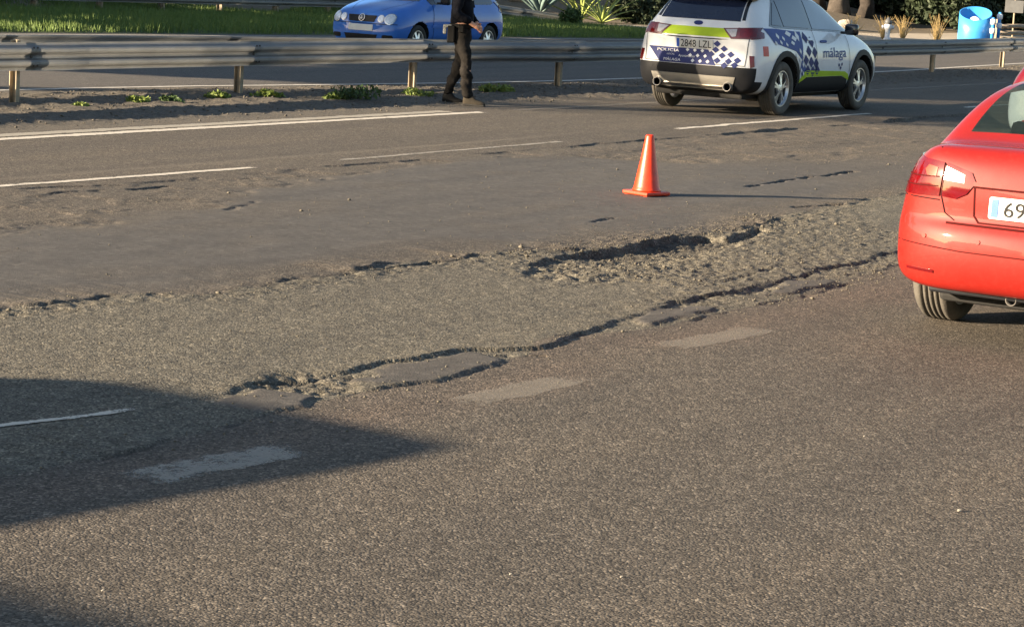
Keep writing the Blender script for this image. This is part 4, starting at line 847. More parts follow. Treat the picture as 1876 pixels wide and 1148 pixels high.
def build_person():
    u, v = 25.06, 15.77; root = empty('person', (u, v, med_at(u, v)-.005), R(-70)); tag(root, 'person in dark uniform with hands held at the belt, standing on the median gravel', 'person')
    Vt, E, Rd = [], [], []
    def add(p, r, to=None):
        Vt.append(p); Rd.append(r); i = len(Vt)-1
        if to is not None: E.append((to, i))
        return i
    pel = add((0, 0, .97), (.13, .10)); sp1 = add((.0, 0, 1.14), (.125, .095), pel); ch = add((.0, 0, 1.34), (.15, .105), sp1); nk0 = add((.0, 0, 1.49), (.06, .06), ch); nk = add((.015, 0, 1.56), (.052, .052), nk0)
    hd = add((.03, 0, 1.66), (.082, .092), nk); tp = add((.02, 0, 1.74), (.07, .08), hd)
    J = {}
    for s, ft, kn in ((-1, (.17, -.10, .07), (.11, -.105, .52)), (1, (-.15, .10, .075), (-.02, .10, .52))):
        hp = add((.0, s*.09, .90), .085, pel); k = add(kn, .058, hp); an = add((ft[0]-.03, ft[1], ft[2]+.03), .034, k); hl = add((ft[0]+.02, ft[1], ft[2]-.02), .038, an); add((ft[0]+.15, ft[1], .04), .032, hl); J[s] = (hp, kn, ft)
    arms = {}
    for s, el, wr in ((-1, (-.03, -.27, 1.17), (.17, -.17, 1.04)), (1, (.02, .27, 1.17), (.19, .06, 1.03))):
        sh = add((.0, s*.17, 1.43), .065, ch); e = add(el, .045, sh); w = add(wr, .030, e); d = (Vector(wr)-Vector(el)).normalized(); side = Vector((0, 0, -1)); pm = Vector(wr)+d*.075
        p = add(tuple(pm), (.040, .024), w); arms[s] = (el, wr)
        across = d.cross(Vector((0, 0, 1))).normalized()
        for q, (ln, off) in enumerate(((.068, -.030), (.078, -.010), (.074, .010), (.058, .029))):
            b0 = Vector(wr)+d*.095+Vector((0, 0, off)); k1 = b0+d*ln*.5+across*(-s)*.006; k2 = k1+d*ln*.25+across*s*.022; k3 = k2+d*ln*.05+across*s*.025
            i = add(tuple(b0), .0095, p); i = add(tuple(k1), .009, i); i = add(tuple(k2), .0085, i); add(tuple(k3), .0075, i)
        t0 = Vector(wr)+d*.04+Vector((0, 0, .032)); i = add(tuple(t0), .011, p); i = add(tuple(t0+d*.035+Vector((0, 0, .022))), .010, i); add(tuple(t0+d*.062+Vector((0, 0, .026))), .009, i)
    body = skin_mesh('body', Vt, E, Rd, 'skin', root)
    b = bmesh.new(); b.from_mesh(body.data)
    for c, r in (((.118, 0, 1.655), .016), ((.035, .086, 1.655), .022), ((.035, -.086, 1.655), .022)): bmesh.ops.create_icosphere(b, subdivisions=2, radius=r, matrix=Matrix.Translation(c))
    b.to_mesh(body.data); b.free()
    for y in (.032, -.032): bb = bmesh.new(); bmesh.ops.create_icosphere(bb, subdivisions=2, radius=.011, matrix=Matrix.Translation((.103, y, 1.675))); obj('eye', bb, 'ink', root, True)
    bb = bmesh.new(); box(bb, (.107, 0, 1.605), (.012, .045, .01), 0, .004); obj('mouth', bb, 'sticker_red', root)
    bb = bmesh.new(); bmesh.ops.create_uvsphere(bb, u_segments=20, v_segments=10, radius=.105, matrix=Matrix.Translation((.02, 0, 1.71)) @ Matrix.Diagonal((1.05, .95, .75, 1))); bmesh.ops.bisect_plane(bb, geom=bb.verts[:]+bb.edges[:]+bb.faces[:], plane_co=(0, 0, 1.70), plane_no=(0, 0, -1), clear_outer=True); box(bb, (.14, 0, 1.702), (.10, .15, .012), 0, .004); obj('cap', bb, 'cap_navy', root, True)
    # trousers: loose, creased at the knee, gathered over the boots
    tv, te, tr = [], [], []
    def a2(p, r, to=None): tv.append(p); tr.append(r); i = len(tv)-1; te.append((to, i)) if to is not None else None; return i
    p0 = a2((0, 0, 1.06), (.155, .13)); p1 = a2((0, 0, .93), (.15, .125), p0)
    for s, pts in ((-1, [((.035, -.095, .80), .098), ((.075, -.10, .66), .090), ((.105, -.105, .53), .077), ((.10, -.105, .44), .080), ((.11, -.10, .30), .071), ((.135, -.10, .17), .072), ((.145, -.10, .085), .066)]), (1, [((-.01, .095, .80), .098), ((-.02, .10, .66), .090), ((-.025, .10, .53), .078), ((-.06, .10, .43), .079), ((-.11, .10, .30), .071), ((-.16, .10, .17), .071), ((-.175, .10, .085), .064)])):
        i = p1
        for p, r in pts: i = a2(p, r, i)
    tro = skin_mesh('trousers', tv, te, tr, 'uniform_trousers', root, 0, 3)
    n = len(tro.data.vertices); co = np.empty(n*3, np.float32); tro.data.vertices.foreach_get('co', co); co = co.reshape(-1, 3); nrm = np.empty(n*3, np.float32); tro.data.vertices.foreach_get('normal', nrm); nrm = nrm.reshape(-1, 3)
    w = fbm(co[:, 2]*13+co[:, 0]*7, co[:, 0]*5+co[:, 1]*9, 8, 4)*.030; tro.data.vertices.foreach_set('co', (co+nrm*w[:, None]).ravel())
    jv, je, jr = [], [], []
    def a3(p, r, to=None): jv.append(p); jr.append(r); i = len(jv)-1; je.append((to, i)) if to is not None else None; return i
    j0 = a3((0, 0, .965), (.178, .155)); j1 = a3((0, 0, 1.15), (.165, .13), j0); j2 = a3((0, 0, 1.35), (.185, .135), j1); a3((0, 0, 1.50), (.075, .075), j2)
    for s in (-1, 1):
        el, wr = arms[s]; i = a3((0, s*.18, 1.43), .085, j2); i = a3(tuple(Vector((0, s*.19, 1.42)).lerp(Vector(el), .5)), .073, i); i = a3(el, .064, i); i = a3(tuple(Vector(el).lerp(Vector(wr), .55)), .055, i); a3(tuple(Vector(el).lerp(Vector(wr), .93)), .044, i)
    jk = skin_mesh('jacket', jv, je, jr, 'uniform_navy', root, 0, 3)
    n = len(jk.data.vertices); co = np.empty(n*3, np.float32); jk.data.vertices.foreach_get('co', co); co = co.reshape(-1, 3); nrm = np.empty(n*3, np.float32); jk.data.vertices.foreach_get('normal', nrm); nrm = nrm.reshape(-1, 3)
    w = fbm(co[:, 2]*11+co[:, 1]*5, co[:, 0]*9, 18, 4)*.022; jk.data.vertices.foreach_set('co', (co+nrm*w[:, None]).ravel())
    for s, (fx, fy), m in ((-1, (.16, -.10), 'boot_sunlit'), (1, (-.155, .10), 'boot_shaded')):  # one boot coloured pale as sunlit, the other near black as shaded
        bb = bmesh.new(); rows = []
        for x, hw, zt in ((-.075, .03, .10), (-.05, .042, .17), (.0, .043, .18), (.045, .042, .14), (.09, .046, .085), (.15, .048, .068), (.195, .036, .055), (.215, .015, .04)):
            rows.append([bb.verts.new((fx+x, fy+hw*c, z)) for c, z in ((-1, .012), (-1.02, .035), (-.85, zt*.75), (-.35, zt), (.35, zt), (.85, zt*.75), (1.02, .035), (1, .012))])
        for A, B in zip(rows, rows[1:]):
            for k in range(8): bb.faces.new((A[k], A[(k+1) % 8], B[(k+1) % 8], B[k]))
        bb.faces.new(rows[0]); bb.faces.new(rows[-1][::-1]); bmesh.ops.recalc_face_normals(bb, faces=bb.faces); bt = obj('boot', bb, m, root, True)
        bb = bmesh.new(); box(bb, (fx+.065, fy, .012), (.285, .098, .024), 0, .009); obj('sole', bb, 'tyre', bt)
    bb = bmesh.new(); lathe(bb, [(.168, 0), (.174, .004), (.174, .045), (.168, .049)], 28, 'Z', (0, 0, .985), close=True); bmesh.ops.scale(bb, vec=(.94, 1.08, 1), verts=bb.verts); bl = obj('belt', bb, 'holster', root)
    bb = bmesh.new(); box(bb, (-.10, -.175, .90), (.10, .055, .22), 0, .015); hs = obj('holster', bb, 'holster', root)
    bb = bmesh.new(); box(bb, (-.15, -.18, 1.0), (.11, .035, .04), 0, .01); box(bb, (-.185, -.18, .95), (.045, .03, .11), 0, .01); obj('pistol_grip', bb, 'pistol_grip', hs)
    bb = bmesh.new(); box(bb, (.03, -.185, .97), (.07, .04, .09), 0, .01); obj('belt_pouch', bb, 'holster', bl)
    bb = bmesh.new(); box(bb, (.135, -.06, 1.36), (.012, .07, .05), 0, .003); obj('chest_badge', bb, 'uniform_badge', root)
    return root
build_person()

# ------------------------------------------------------------------ roadside furniture beyond the far carriageway
mat('bin_blue', (.05, .30, .72), .35, 0, .06, 4, coat=.3); mat('bag_white', (.72, .74, .76), .6, 0, .1, 8, .3, 20); mat('band_white', (.75, .76, .78), .5, 0, .08); mat('hydrant_white', (.62, .64, .68), .5, 0, .15, 8); mat('old_wood', (.30, .25, .19), .9, 0, .3, 7, .5, 30); mat('grey_sheet', (.10, .105, .11), .6, .3, .15, 5)
def build_bin():
    u, v = 70.2, 25.05; root = empty('recycling_bin', (u, v, verge_z(u, v)-.03)); tag(root, 'round light blue bin with an open slanted hood, on the sandy verge', 'bin')
    n = 44; b = bmesh.new(); rows = []
    toc = math.atan2(-v, -u)
    for rad, kk in ((.50, 0), (.515, .03), (.51, .5), (.51, 1.0), (.485, 1.0), (.46, .6), (.44, .06)):
        ring = []
        for k in range(n):
            a = 2*math.pi*k/n; bk = .5-.5*math.cos(a-toc-math.pi+math.pi)    # 0 towards the road, 1 at the back
            top = .74 + .42*bk**.9; z = top*kk if kk != .03 else .03
            if kk == .6: z = .35
            if kk == .06: z = .30
            ring.append(b.verts.new((rad*math.cos(a), rad*math.sin(a), z)))
        rows.append(ring)
    for A, B in zip(rows, rows[1:]):
        for k in range(n): b.faces.new((A[k], A[(k+1) % n], B[(k+1) % n], B[k]))
    b.faces.new(rows[0][::-1]); b.faces.new(rows[-1]); bmesh.ops.recalc_face_normals(b, faces=b.faces); obj('shell', b, 'bin_blue', root, True)
    b = bmesh.new(); bmesh.ops.create_icosphere(b, subdivisions=3, radius=.26, matrix=Matrix.Translation((0, 0, .62)) @ Matrix.Diagonal((1, 1, .85, 1)))
    for q in b.verts: q.co += q.co.normalized()*.02*math.sin(q.co.x*23+q.co.y*31+q.co.z*17)
    bag = obj('rubbish_bag', b, 'bag_white', None, True); bag.location = root.location; tag(bag, 'white rubbish bag sticking out of the blue bin', 'bag')
build_bin()
for k, (px, h, lab) in enumerate(((1822, .86, 'short blue post with two white bands beside the bin'), (1833, 1.02, 'taller blue post with two white bands beside the bin'))):
    u, v = (69.9, 24.35) if k == 0 else (70.9, 24.5); a = None
    root = empty('marker_post', (u, v, verge_z(u, v)-.03)); tag(root, lab, 'marker post', 'banded posts by the bin')
    b = bmesh.new(); lathe(b, [(.055, 0), (.055, h-.05), (.05, h-.02), (.03, h), (.005, h+.005)], 18); obj('shaft', b, 'bin_blue', root, True)
    for z in (h-.5, h-.22):
        b = bmesh.new(); lathe(b, [(.06, z), (.092, z+.02), (.092, z+.15), (.06, z+.17)], 18); obj('white_band', b, 'band_white', root, True)
u, v = 65.4, 26.05; root = empty('fire_hydrant', (u, v, verge_z(u, v)-.02)); tag(root, 'small white hydrant with a grey cap standing among dry weeds', 'hydrant')
b = bmesh.new(); lathe(b, [(.11, 0), (.11, .05), (.075, .07), (.075, .30), (.11, .34), (.125, .42), (.105, .47), (.075, .49)], 20); obj('barrel', b, 'hydrant_white', root, True)
b = bmesh.new(); lathe(b, [(.115, .49), (.11, .54), (.085, .60), (.05, .64), (.03, .65), (.03, .68)], 20); obj('cap', b, 'grey_sheet', root, True)
for a in (1, -1):
    b = bmesh.new(); lathe(b, [(.045, 0), (.045, .14), (.055, .14), (.055, .18)], 14, 'X'); o = obj('outlet', b, 'hydrant_white', root, True); o.location = (0, 0, .39); o.rotation_euler = (0, 0, R(-60) if a > 0 else R(120))
root = empty('log_fence', (72.0, 24.9, verge_z(72, 24.9)-.03)); tag(root, 'weathered wooden fence of stacked rails to the side of the bin', 'fence')
for z in (.14, .34, .56): b = bmesh.new(); tube(b, [(0, 0, z), (1.2, -.3, z+.03), (2.6, -.65, z-.02), (4.2, -1.0, z)], [.07, .066, .07, .06], 8); obj('rail', b, 'old_wood', root, True)
for x in (.1, 2.1, 4.1): b = bmesh.new(); tube(b, [(x, -x*.25+.1, -.1), (x, -x*.25+.1, .78)], [.06, .055], 8); obj('post', b, 'old_wood', root, True)
root = empty('road_sign_back', (76.4, 25.9, verge_z(76.4, 25.9)-.03)); tag(root, 'grey sheet metal sign seen behind the fence', 'sign')
b = bmesh.new(); tube(b, [(0, 0, -.1), (0, 0, 1.6)], .03, 8); obj('post', b, 'galvanised_post', root); b = bmesh.new(); box(b, (-.05, 0, 1.12), (.02, .62, .42), R(15), .004); obj('sheet', b, 'grey_sheet', root)

# ------------------------------------------------------------------ plants, stones, trees
mat('agave_blue', (.10, .155, .15), .55, 0, .25, 5, .1, 30); mat('agave_lime', (.22, .27, .07), .55, 0, .3, 5); mat('agave_gold', (.42, .32, .10), .6, 0, .3, 5); mat('dark_leaf', (.022, .036, .014), .7, 0, .4, 3); mat('olive_leaf', (.065, .085, .03), .7, 0, .4, 3); mat('dry_leaf', (.34, .25, .11), .8, 0, .4, 4); mat('weed_green', (.13, .18, .03), .65, 0, .35, 5); mat('weed_dark', (.035, .07, .014), .7, 0, .35, 5)
mat('bark_dark', (.030, .024, .020), .95, 0, .5, 5, .9, 14); mat('bark_grey', (.06, .05, .042), .95, 0, .4, 5, .9, 14); mat('rock', (.30, .22, .15), .9, 0, .35, 3, .8, 8); mat('rock_pale', (.42, .36, .29), .9, 0, .3, 3, .8, 8)
def leaf_mesh(L, W, curl, th, m):
    b = bmesh.new(); rows = []
    for i in range(8):
        t = i/7; w = W*(.62+.75*t-1.37*t**2.6)*.5 if t < 1 else .002; x = L*t*math.cos(curl*t*.6); z = L*t*math.sin(.15) - curl*L*.45*t*t + .02
        rows.append([b.verts.new((x, y*w, z+abs(y)*w*.55 + dz)) for y, dz in ((-1, 0), (0, th*(1-t)), (1, 0), (0, -th*.3))])
    for A, B in zip(rows, rows[1:]):
        for k in range(4): b.faces.new((A[k], A[(k+1) % 4], B[(k+1) % 4], B[k]))
    b.faces.new(rows[0]); b.faces.new(rows[-1]); bmesh.ops.recalc_face_normals(b, faces=b.faces); me = bpy.data.meshes.new('leaf'); b.to_mesh(me); b.free(); me.materials.append(MATS[m]); me.polygons.foreach_set('use_smooth', [True]*len(me.polygons)); return me
LEAF = {}
def agave(px, py, v, n, L, m, label, curl=.35, W=.16, seed=0, el=(12, 80)):
    d = G(px, 90); t = v/d[1]; u = d[0]*t; rnd = random.Random(seed)
    root = empty('agave_plant', (u, v, verge_z(u, v)-.03)); tag(root, label, 'plant', None)
    key = (L, W, curl, m)
    if key not in LEAF: LEAF[key] = leaf_mesh(L, W, curl, .02, m)
    for k in range(n):
        f = k/n; lf = link('leaf', LEAF[key], None, root); s = .75+.4*rnd.random(); lf.scale = (s, s, s)
        lf.rotation_euler = (rnd.uniform(-.15, .15), -R(el[0]+(el[1]-el[0])*f)*(.9+.2*rnd.random()), k*2.399+rnd.uniform(-.2, .2)); lf.location = (0, 0, .05)
    return root
agave(985, 40, 34.6, 20, 1.5, 'agave_blue', 'large blue grey agave at the sloping end of the far guardrail', .12, .24, 1, (25, 85))
agave(1062, 40, 33.6, 22, 1.5, 'agave_lime', 'tall yellow green agave with long thin leaves on the grass bank', .3, .11, 2, (15, 82))
agave(1100, 44, 32.2, 18, 1.25, 'agave_lime', 'bright lime agave in front of the taller thin one', .45, .12, 3, (8, 60))
agave(1150, 30, 36.0, 18, 1.4, 'agave_lime', 'lime agave spreading beside the dark bush', .5, .12, 4, (8, 70))
agave(925, 5, 37.6, 20, 1.3, 'agave_gold', 'golden agave with arching leaves above the far guardrail', .7, .15, 5, (10, 70))
agave(1180, 8, 37.0, 16, 1.2, 'agave_gold', 'golden agave close behind the dark bush', .5, .12, 6, (10, 70))
agave(470, 22, 39.2, 16, .9, 'agave_lime', 'lime agave behind the posts of the far guardrail', .4, .12, 7, (10, 70))
agave(340, 18, 40.0, 14, .9, 'agave_gold', 'straw coloured agave behind the far guardrail', .5, .12, 8, (10, 70))
def leaves(n, c, rad, size, shell=.45, flat=.5, rng=RNG):
    """cloud of small leaf faces spread through an ellipsoid"""
    d = rng.normal(size=(n, 3)); d /= np.linalg.norm(d, axis=1)[:, None]; r = rng.random(n)[:, None]**(1/3)*(1-shell)+shell*rng.random(n)[:, None]**.25
    P = np.array(c) + d*np.minimum(r, 1)*np.array(rad); a = rng.normal(size=(n, 3)); a /= np.linalg.norm(a, axis=1)[:, None]; b = np.cross(a, rng.normal(size=(n, 3))); b /= np.linalg.norm(b, axis=1)[:, None]
    s = size*(.6+.8*rng.random((n, 1))); return P, a*s, b*s*flat
def leaf_faces(sets):
    P = np.vstack([s[0] for s in sets]); A = np.vstack([s[1] for s in sets]); B = np.vstack([s[2] for s in sets]); n = len(P)
    V = np.stack([P-A, P+B, P+A, P-B], 1).reshape(-1, 3); return V, np.arange(n*4).reshape(-1, 4)
def bush(px, v, w, h, m, label, n=2600, size=.06, name='bush', group=None, u=None):
    d = G(px, 90); u = u if u is not None else d[0]*v/d[1]; z = verge_z(u, v) if v > 20 else med_at(u, v); root = empty(name, (u, v, z-.04)); tag(root, label, 'bush' if h > .45 else 'weed', group); rng = np.random.default_rng(int(u*97+v*31) & 0xffff)
    S_ = [leaves(n//7, ((rng.random()-.5)*w, (rng.random()-.5)*w, h*(.25+.5*rng.random())), (w*.38, w*.38, h*.42), size, rng=rng) for _ in range(7)]
    V, F = leaf_faces(S_); V[:, 2] = np.maximum(V[:, 2], .0); from_np('foliage', V, F, m, root)
    b = bmesh.new()
    for k in range(4): a = k*1.7; tube(b, [(0, 0, -.05), (w*.12*math.cos(a), w*.12*math.sin(a), h*.3), (w*.3*math.cos(a), w*.3*math.sin(a), h*.7)], [.02*h+.004, .014*h+.003, .004], 5)
    obj('stems', b, 'bark_dark', root); return root
bush(1172, 32.5, 1.5, 1.1, 'dark_leaf', 'dark round bush at the roadside behind the police car', 5000, .07)
bush(1045, 31.6, .55, .6, 'weed_dark', 'small dark shrub standing in the verge grass', 900, .05)
for k, (px, v, w, h, m) in enumerate(((1230, 38, 3.5, 3, 'olive_leaf'), (1330, 40, 4, 3.4, 'dark_leaf'), (1440, 37, 3.5, 3, 'dark_leaf'), (1725, 29.0, 1.7, 2.6, 'dark_leaf'), (1690, 31, 2.6, 2.8, 'dark_leaf'), (1780, 30, 2.6, 2.8, 'dark_leaf'), (1850, 30.5, 3, 3, 'olive_leaf'), (1500, 37, 3, 2.6, 'dark_leaf'), (1100, 41, 4, 3.2, 'dark_leaf'), (980, 43, 4, 3, 'dark_leaf'), (860, 44, 4, 3, 'olive_leaf'), (700, 44, 4, 3, 'dark_leaf'), (560, 43.5, 4, 2.6, 'dark_leaf'), (400, 43, 3.5, 2.6, 'dark_leaf'), (260, 43, 3.5, 2.6, 'dark_leaf'), (90, 43, 3.5, 2.6, 'olive_leaf'), (1930, 29, 3, 3, 'dark_leaf'))):
    bush(px, v, w, h, m, ('olive' if m == 'olive_leaf' else 'dark green') + ' leafy hedge bush growing along the foot of the hillside', 7000, .12, 'hedge_bush', 'hedge bushes along the hillside')
for k, (px, v, lab) in enumerate(((1618, 26.2, 'dry straw weed growing in front of the hydrant'), (1652, 26.4, 'dry straw weed to the far side of the hydrant'), (1715, 24.9, 'tall dry weed alone on the sandy verge before the dark bushes'), (1560, 26.6, 'low dry weed between the tree trunks and the hydrant'))):
    d = G(px, 90); u = d[0]*v/d[1]; root = empty('dry_weed', (u, v, verge_z(u, v)-.02)); tag(root, lab, 'weed'); rnd = random.Random(k)
    b = bmesh.new()
    for q in range(60):
        a = rnd.random()*6.28; ln = rnd.uniform(.25, .75)*(1.25 if k == 2 else 1); sp = rnd.uniform(.05, .38); tube(b, [(.05*math.cos(a), .05*math.sin(a), 0), (sp*.5*math.cos(a), sp*.5*math.sin(a), ln*.6), (sp*math.cos(a+.3), sp*math.sin(a+.3), ln)], [.008, .006, .003], 4)
    o = obj('stalks', b, 'dry_leaf', root); o['kind'] = 'stuff'
# tufts on the median
for k, (px, py, w, h, m, lab) in enumerate(((650, 181, .42, .22, 'weed_dark', 'dense dark green weed cushion on the gravel median'), (250, 184, .22, .12, 'weed_green', 'pale green tuft on the gravel between two guardrail posts'), (312, 184, .18, .10, 'weed_dark', 'small dark tuft just along from the pale one'), (405, 178, .25, .11, 'weed_green', 'pale tuft at the foot of a guardrail post'), (487, 176, .24, .12, 'weed_green', 'pale tuft on the other side of the same post'), (612, 178, .24, .11, 'weed_green', 'pale weeds before the dense dark weed cushion'), (768, 172, .34, .10, 'weed_green', 'flat pale weeds round the post nearest the officer'), (910, 166, .32, .13, 'weed_green', 'pale green tuft just past the officer'), (150, 194, .16, .07, 'weed_green', 'tiny pale tuft beside the dented rail joint post'))):
    u, v = G(px, py, .04); r_ = bush(0, v, w, h, m, lab, 700, .025, 'weed_tuft', None, u)
# grass of the far verge and loose gravel of the median
def blades(n, ulo, uhi, vf, zf, hmin, hmax, wid, rng):
    u = rng.uniform(ulo, uhi, n); v = vf(u, rng.random(n)); z = zf(u, v); h = rng.uniform(hmin, hmax, n)*(.6+.8*vnoise(u*1.1, v*1.1, 7)); a = rng.uniform(0, 6.28, n); b = rng.uniform(0, 6.28, n); lean = rng.uniform(0, .6, n)*h
    c, s = np.cos(a)*wid, np.sin(a)*wid; P0 = np.c_[u-c, v-s, z-.02]; P1 = np.c_[u+c, v+s, z-.02]; P2 = np.c_[u+lean*np.cos(b), v+lean*np.sin(b), z+h]; return np.stack([P0, P1, P2], 1).reshape(-1, 3), np.arange(n*3).reshape(-1, 3)
rng = np.random.default_rng(5)
vf = lambda u, t: ff(u)+.1 + (bank(u)+2.5-ff(u))*t
def zf(u, v):
    b, a = bank(u), ff(u); t = (v-a)/(b-a); return np.where(v <= b, gz(u, v, np.clip(t, 0, 1)), hillz(u, v, np.clip((v-b)/45, 0, 1)))
m, n_, l_, p_ = new_mat('verge_grass'); co = texco(n_, l_); a_ = noise(n_, l_, co, .8, 5, .6); b_ = noise(n_, l_, co, 9, 3, .6); c_ = mix(n_, l_, a_, (.04, .095, .014), (.11, .18, .03)); c_ = mix(n_, l_, b_, c_, (.10, .15, .028)); l_.new(c_, p_.inputs['Base Color']); p_.inputs['Roughness'].default_value = .7
V, F = blades(150000, 22, 57.5, vf, zf, .05, .17, .012, rng); tag(from_np('grass', V, F, 'verge_grass'), 'rough green grass covering the far verge', 'grass', kind='stuff')
rng = np.random.default_rng(6); n = 9000; u = rng.uniform(13, 56, n); tt = rng.random(n)**.8; v = 15.4+tt*(fn(u)-15.55); z = med_z(u, v, (v-15.35)/(fn(u)-15.35)); sz = .005+.014*rng.random(n)**5+.006*rng.random(n)
base = np.array([(1, 0, 0), (-1, 0, 0), (0, 1, 0), (0, -1, 0), (0, 0, 1), (0, 0, -1)], float); fo = np.array([(0, 2, 4), (2, 1, 4), (1, 3, 4), (3, 0, 4), (2, 0, 5), (1, 2, 5), (3, 1, 5), (0, 3, 5)])
V = (base[None]*(.7+.6*rng.random((n, 6, 1)))*np.array([1.2, 1.0, .7])*sz[:, None, None] + np.c_[u, v, z+sz*.3][:, None, :]).reshape(-1, 3); F = (fo[None]+np.arange(n)[:, None, None]*6).reshape(-1, 3)
mat('gravel_stone', (.10, .088, .072), .9, 0, .5, 14); mat('grit_stone', (.10, .09, .07), .9, 0, .5, 30); tag(from_np('gravel', V, F, 'gravel_stone'), 'loose gravel scattered over the median', 'gravel', kind='stuff')
n = 9000; rr = rng.random(n); u = np.where(rr < .5, rng.uniform(12.2, 16.5, n), rng.uniform(6, 24, n)); v = np.where(rr < .5, 6.0+1.5*rng.random(n)+(u-12.2)*.02, rng.uniform(5.0, 11.8, n)); sz = .0015+.007*rng.random(n)**3 + (rng.random(n) > .985)*.016*rng.random(n); k_ = rng.random(n); v = np.where(k_ < .2, B1(u)+rng.normal(0, .12, n), np.where(k_ < .4, B3(u)-.05+rng.normal(0, .13, n), v)); v = np.clip(v, 4.7, 12.4); z = road_z(u, v)
V = (base[None]*(.7+.6*rng.random((n, 6, 1)))*np.array([1.2, 1.0, .8])*sz[:, None, None] + np.c_[u, v, z+sz*.3][:, None, :]).reshape(-1, 3); F = (fo[None]+np.arange(n)[:, None, None]*6).reshape(-1, 3); tag(from_np('road_grit', V, F, 'grit_stone'), 'loose grit broken out of the asphalt around the pothole', 'grit', kind='stuff')
def boulder(px, v, r, m, label, seed):
    d = G(px, 90); u = d[0]*v/d[1]; b = bmesh.new(); bmesh.ops.create_icosphere(b, subdivisions=3, radius=1); rnd = random.Random(seed); o1 = [rnd.uniform(0, 9) for _ in range(3)]
    for q in b.verts:
        c = q.co; k = 1+.22*math.sin(c.x*2.3+o1[0])*math.cos(c.y*2.7+o1[1])+.12*math.sin(c.z*5+o1[2]+c.x*3); q.co = Vector((c.x*k*1.25, c.y*k, c.z*k*.75))*r
    o = obj('boulder', b, m, None, True); o.location = (u, v, verge_z(u, v)+r*.25); tag(o, label, 'rock')
for k, (px, v, r, m, lab) in enumerate(((950, 36.6, .32, 'rock_pale', 'pale boulder between the golden agave and the blue one'), (1030, 36.2, .42, 'rock', 'orange brown boulder behind the blue grey agave'), (590, 40.5, .35, 'rock_pale', 'pale boulder behind the far guardrail above the blue car'), (545, 41, .28, 'rock_pale', 'smaller pale stone behind the far guardrail'), (205, 40.6, .45, 'rock', 'brown boulder behind the far guardrail posts'), (1425, 31.0, .3, 'rock_pale', 'pale stone at the foot of the dark tree trunks'), (1545, 29.4, .28, 'rock_pale', 'flat pale stone past the dark tree trunks'))): boulder(px, v, r, m, lab, k)
def tree(name, u, v, th, r0, cr, cz, m_leaf, m_bark, label, n=7000, size=.16, group=None, clumps=16, seed=0, rz=None):
    rnd = random.Random(seed); rng = np.random.default_rng(seed+100); z = verge_z(u, v)-.1; root = empty(name, (u, v, z)); tag(root, label, 'tree', group)
    b = bmesh.new(); pts = []; lx, ly = rnd.uniform(-.5, .5), rnd.uniform(-.5, .5)
    for k in range(9): t = k/8; pts.append((lx*t*t+.06*rnd.uniform(-1, 1), ly*t*t+.06*rnd.uniform(-1, 1), th*t))
    tube(b, pts, [r0*(1.35 if k == 0 else 1)*(1-.45*k/8) for k in range(9)], 12)
    for q in b.verts: a = math.atan2(q.co.y, q.co.x); q.co.x *= 1+.10*math.sin(a*5+q.co.z); q.co.y *= 1+.10*math.cos(a*6-q.co.z*1.3)
    obj('trunk', b, m_bark, root, True); S_ = []; rz = rz or cr*.75
    for k in range(clumps):
        a = k*2.399; rr = cr*math.sqrt((k+.5)/clumps)*.85; zz = cz + rnd.uniform(-.5, .5)*rz*1.1; c = (lx+rr*math.cos(a), ly+rr*math.sin(a), zz); S_.append(leaves(n//clumps, c, (cr*.33, cr*.33, cr*.27), size, rng=rng))
        if k % 2 == 0: bb = bmesh.new(); tube(bb, [(lx*.7, ly*.7, th*.8), (lx+(c[0]-lx)*.5, ly+(c[1]-ly)*.5, (th*.8+zz)/2+.2), c], [r0*.35, r0*.2, .02], 6); obj('limb', bb, m_bark, root, True)
    V, F = leaf_faces(S_); from_np('crown', V, F, m_leaf, root); return root
for k, (px, v, r0) in enumerate(((1455, 34.2, .30), (1490, 33.0, .24), (1530, 32.0, .32), (1580, 31.6, .26), (1415, 36.5, .3), (1640, 33, .3))):
    d = G(px, 90); tree('roadside_tree', d[0]*v/d[1], v, 5.5, r0, 3.2, 6.8, 'dark_leaf', 'bark_dark' if k % 2 else 'bark_grey', 'dark trunked roadside tree standing behind the sandy verge', 4000, .2, 'roadside trees behind the verge', seed=k)
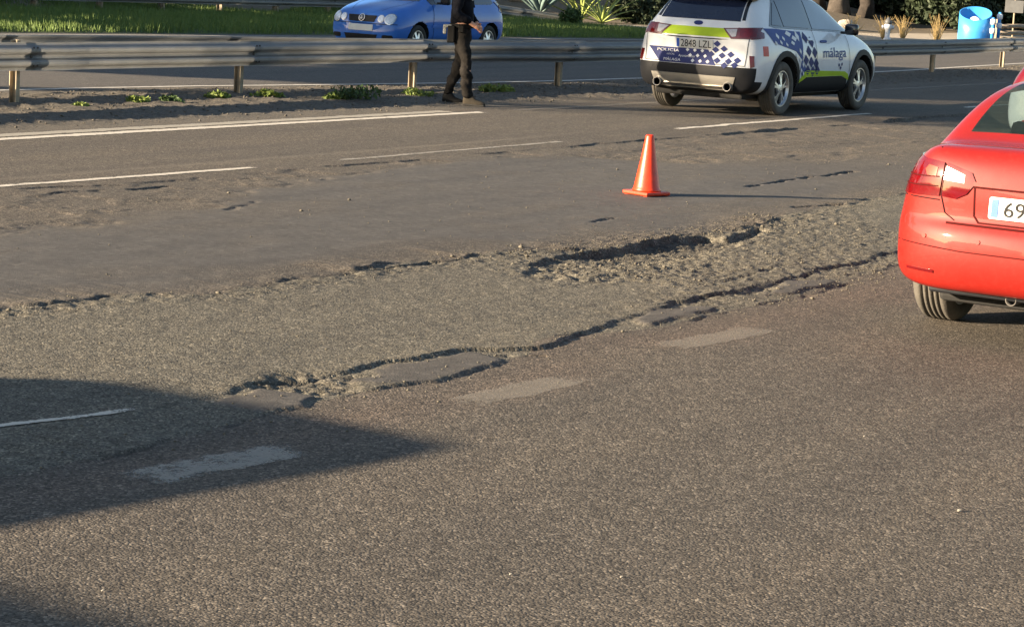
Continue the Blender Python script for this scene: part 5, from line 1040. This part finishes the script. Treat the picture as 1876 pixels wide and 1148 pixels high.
for k, (u, v, cr, cz, n, th) in enumerate(((7.5, 38.5, 3.6, 7.6, 15000, 6), (11.6, 40.0, 3.5, 7.6, 14000, 6), (15.5, 39.5, 3.6, 10.6, 12000, 8.5))):
    tree('bank_tree', u, v, th, .26, cr, cz, 'olive_leaf', 'bark_grey', 'leafy tree on the far bank, one of a row shading both carriageways', n, .2, 'trees in a row on the far bank', 22, seed=30+k, rz=5.2 if k < 2 else 2.8)
tree('tall_bank_tree', -2.6, 38.0, 8.6, .24, 3.4, 10.95, 'olive_leaf', 'bark_grey', 'tall thin crowned tree standing apart at the end of the bank row', 2700, .17, None, 26, seed=50, rz=1.1)
for k, (u, v) in enumerate(((19, 44.0), (23.5, 43.0), (28, 44.2), (32.5, 43.2), (36.5, 44.5), (40, 45.5))):
    tree('bank_shrub', u, v, 3.6, .14, 2.9, 4.1, 'dark_leaf', 'bark_dark', 'dense shrubby tree on the slope shading the far verge grass', 9000, .18, 'shrubby trees shading the verge', 18, seed=70+k, rz=4.6)
for px, v in ((1452, 36.4), (1520, 35.2), (1585, 34.2), (1650, 33.6)): bush(px, v, 2.6, 2.4, 'dark_leaf', 'deep green bush filling the gap behind the dark tree trunks', 5000, .12, 'thicket_bush', 'bushes behind the tree trunks')
# scraps lying on the road
mat('scrap', (.32, .29, .24), .7, 0, .15, 20)
for px, py, s, lab in ((1757, 937, .011, 'cream scrap of litter lying on bare asphalt'), (935, 1053, .006, 'tiny pale pebble on asphalt beside another pebble'), (1138, 1058, .006, 'tiny buff pebble on asphalt, partner of the paler one'), (188, 1083, .006, 'tiny white pebble on asphalt close to a shadow edge'), (1583, 800, .006, 'speck of pale grit alone on brown asphalt')):
    b = bmesh.new(); bmesh.ops.create_icosphere(b, subdivisions=1, radius=s)
    for q in b.verts: q.co = Vector((q.co.x*1.3, q.co.y*.8, q.co.z*.35+s*.3+.003)) + Vector((0, 0, .2*s*math.sin(q.co.x*300)))
    o = obj('litter_scrap' if s > .01 else 'pebble', b, 'scrap'); u, v = G(px, py); o.location = (u, v, float(road_z(u, v))); tag(o, lab, 'litter' if s > .01 else 'pebble')
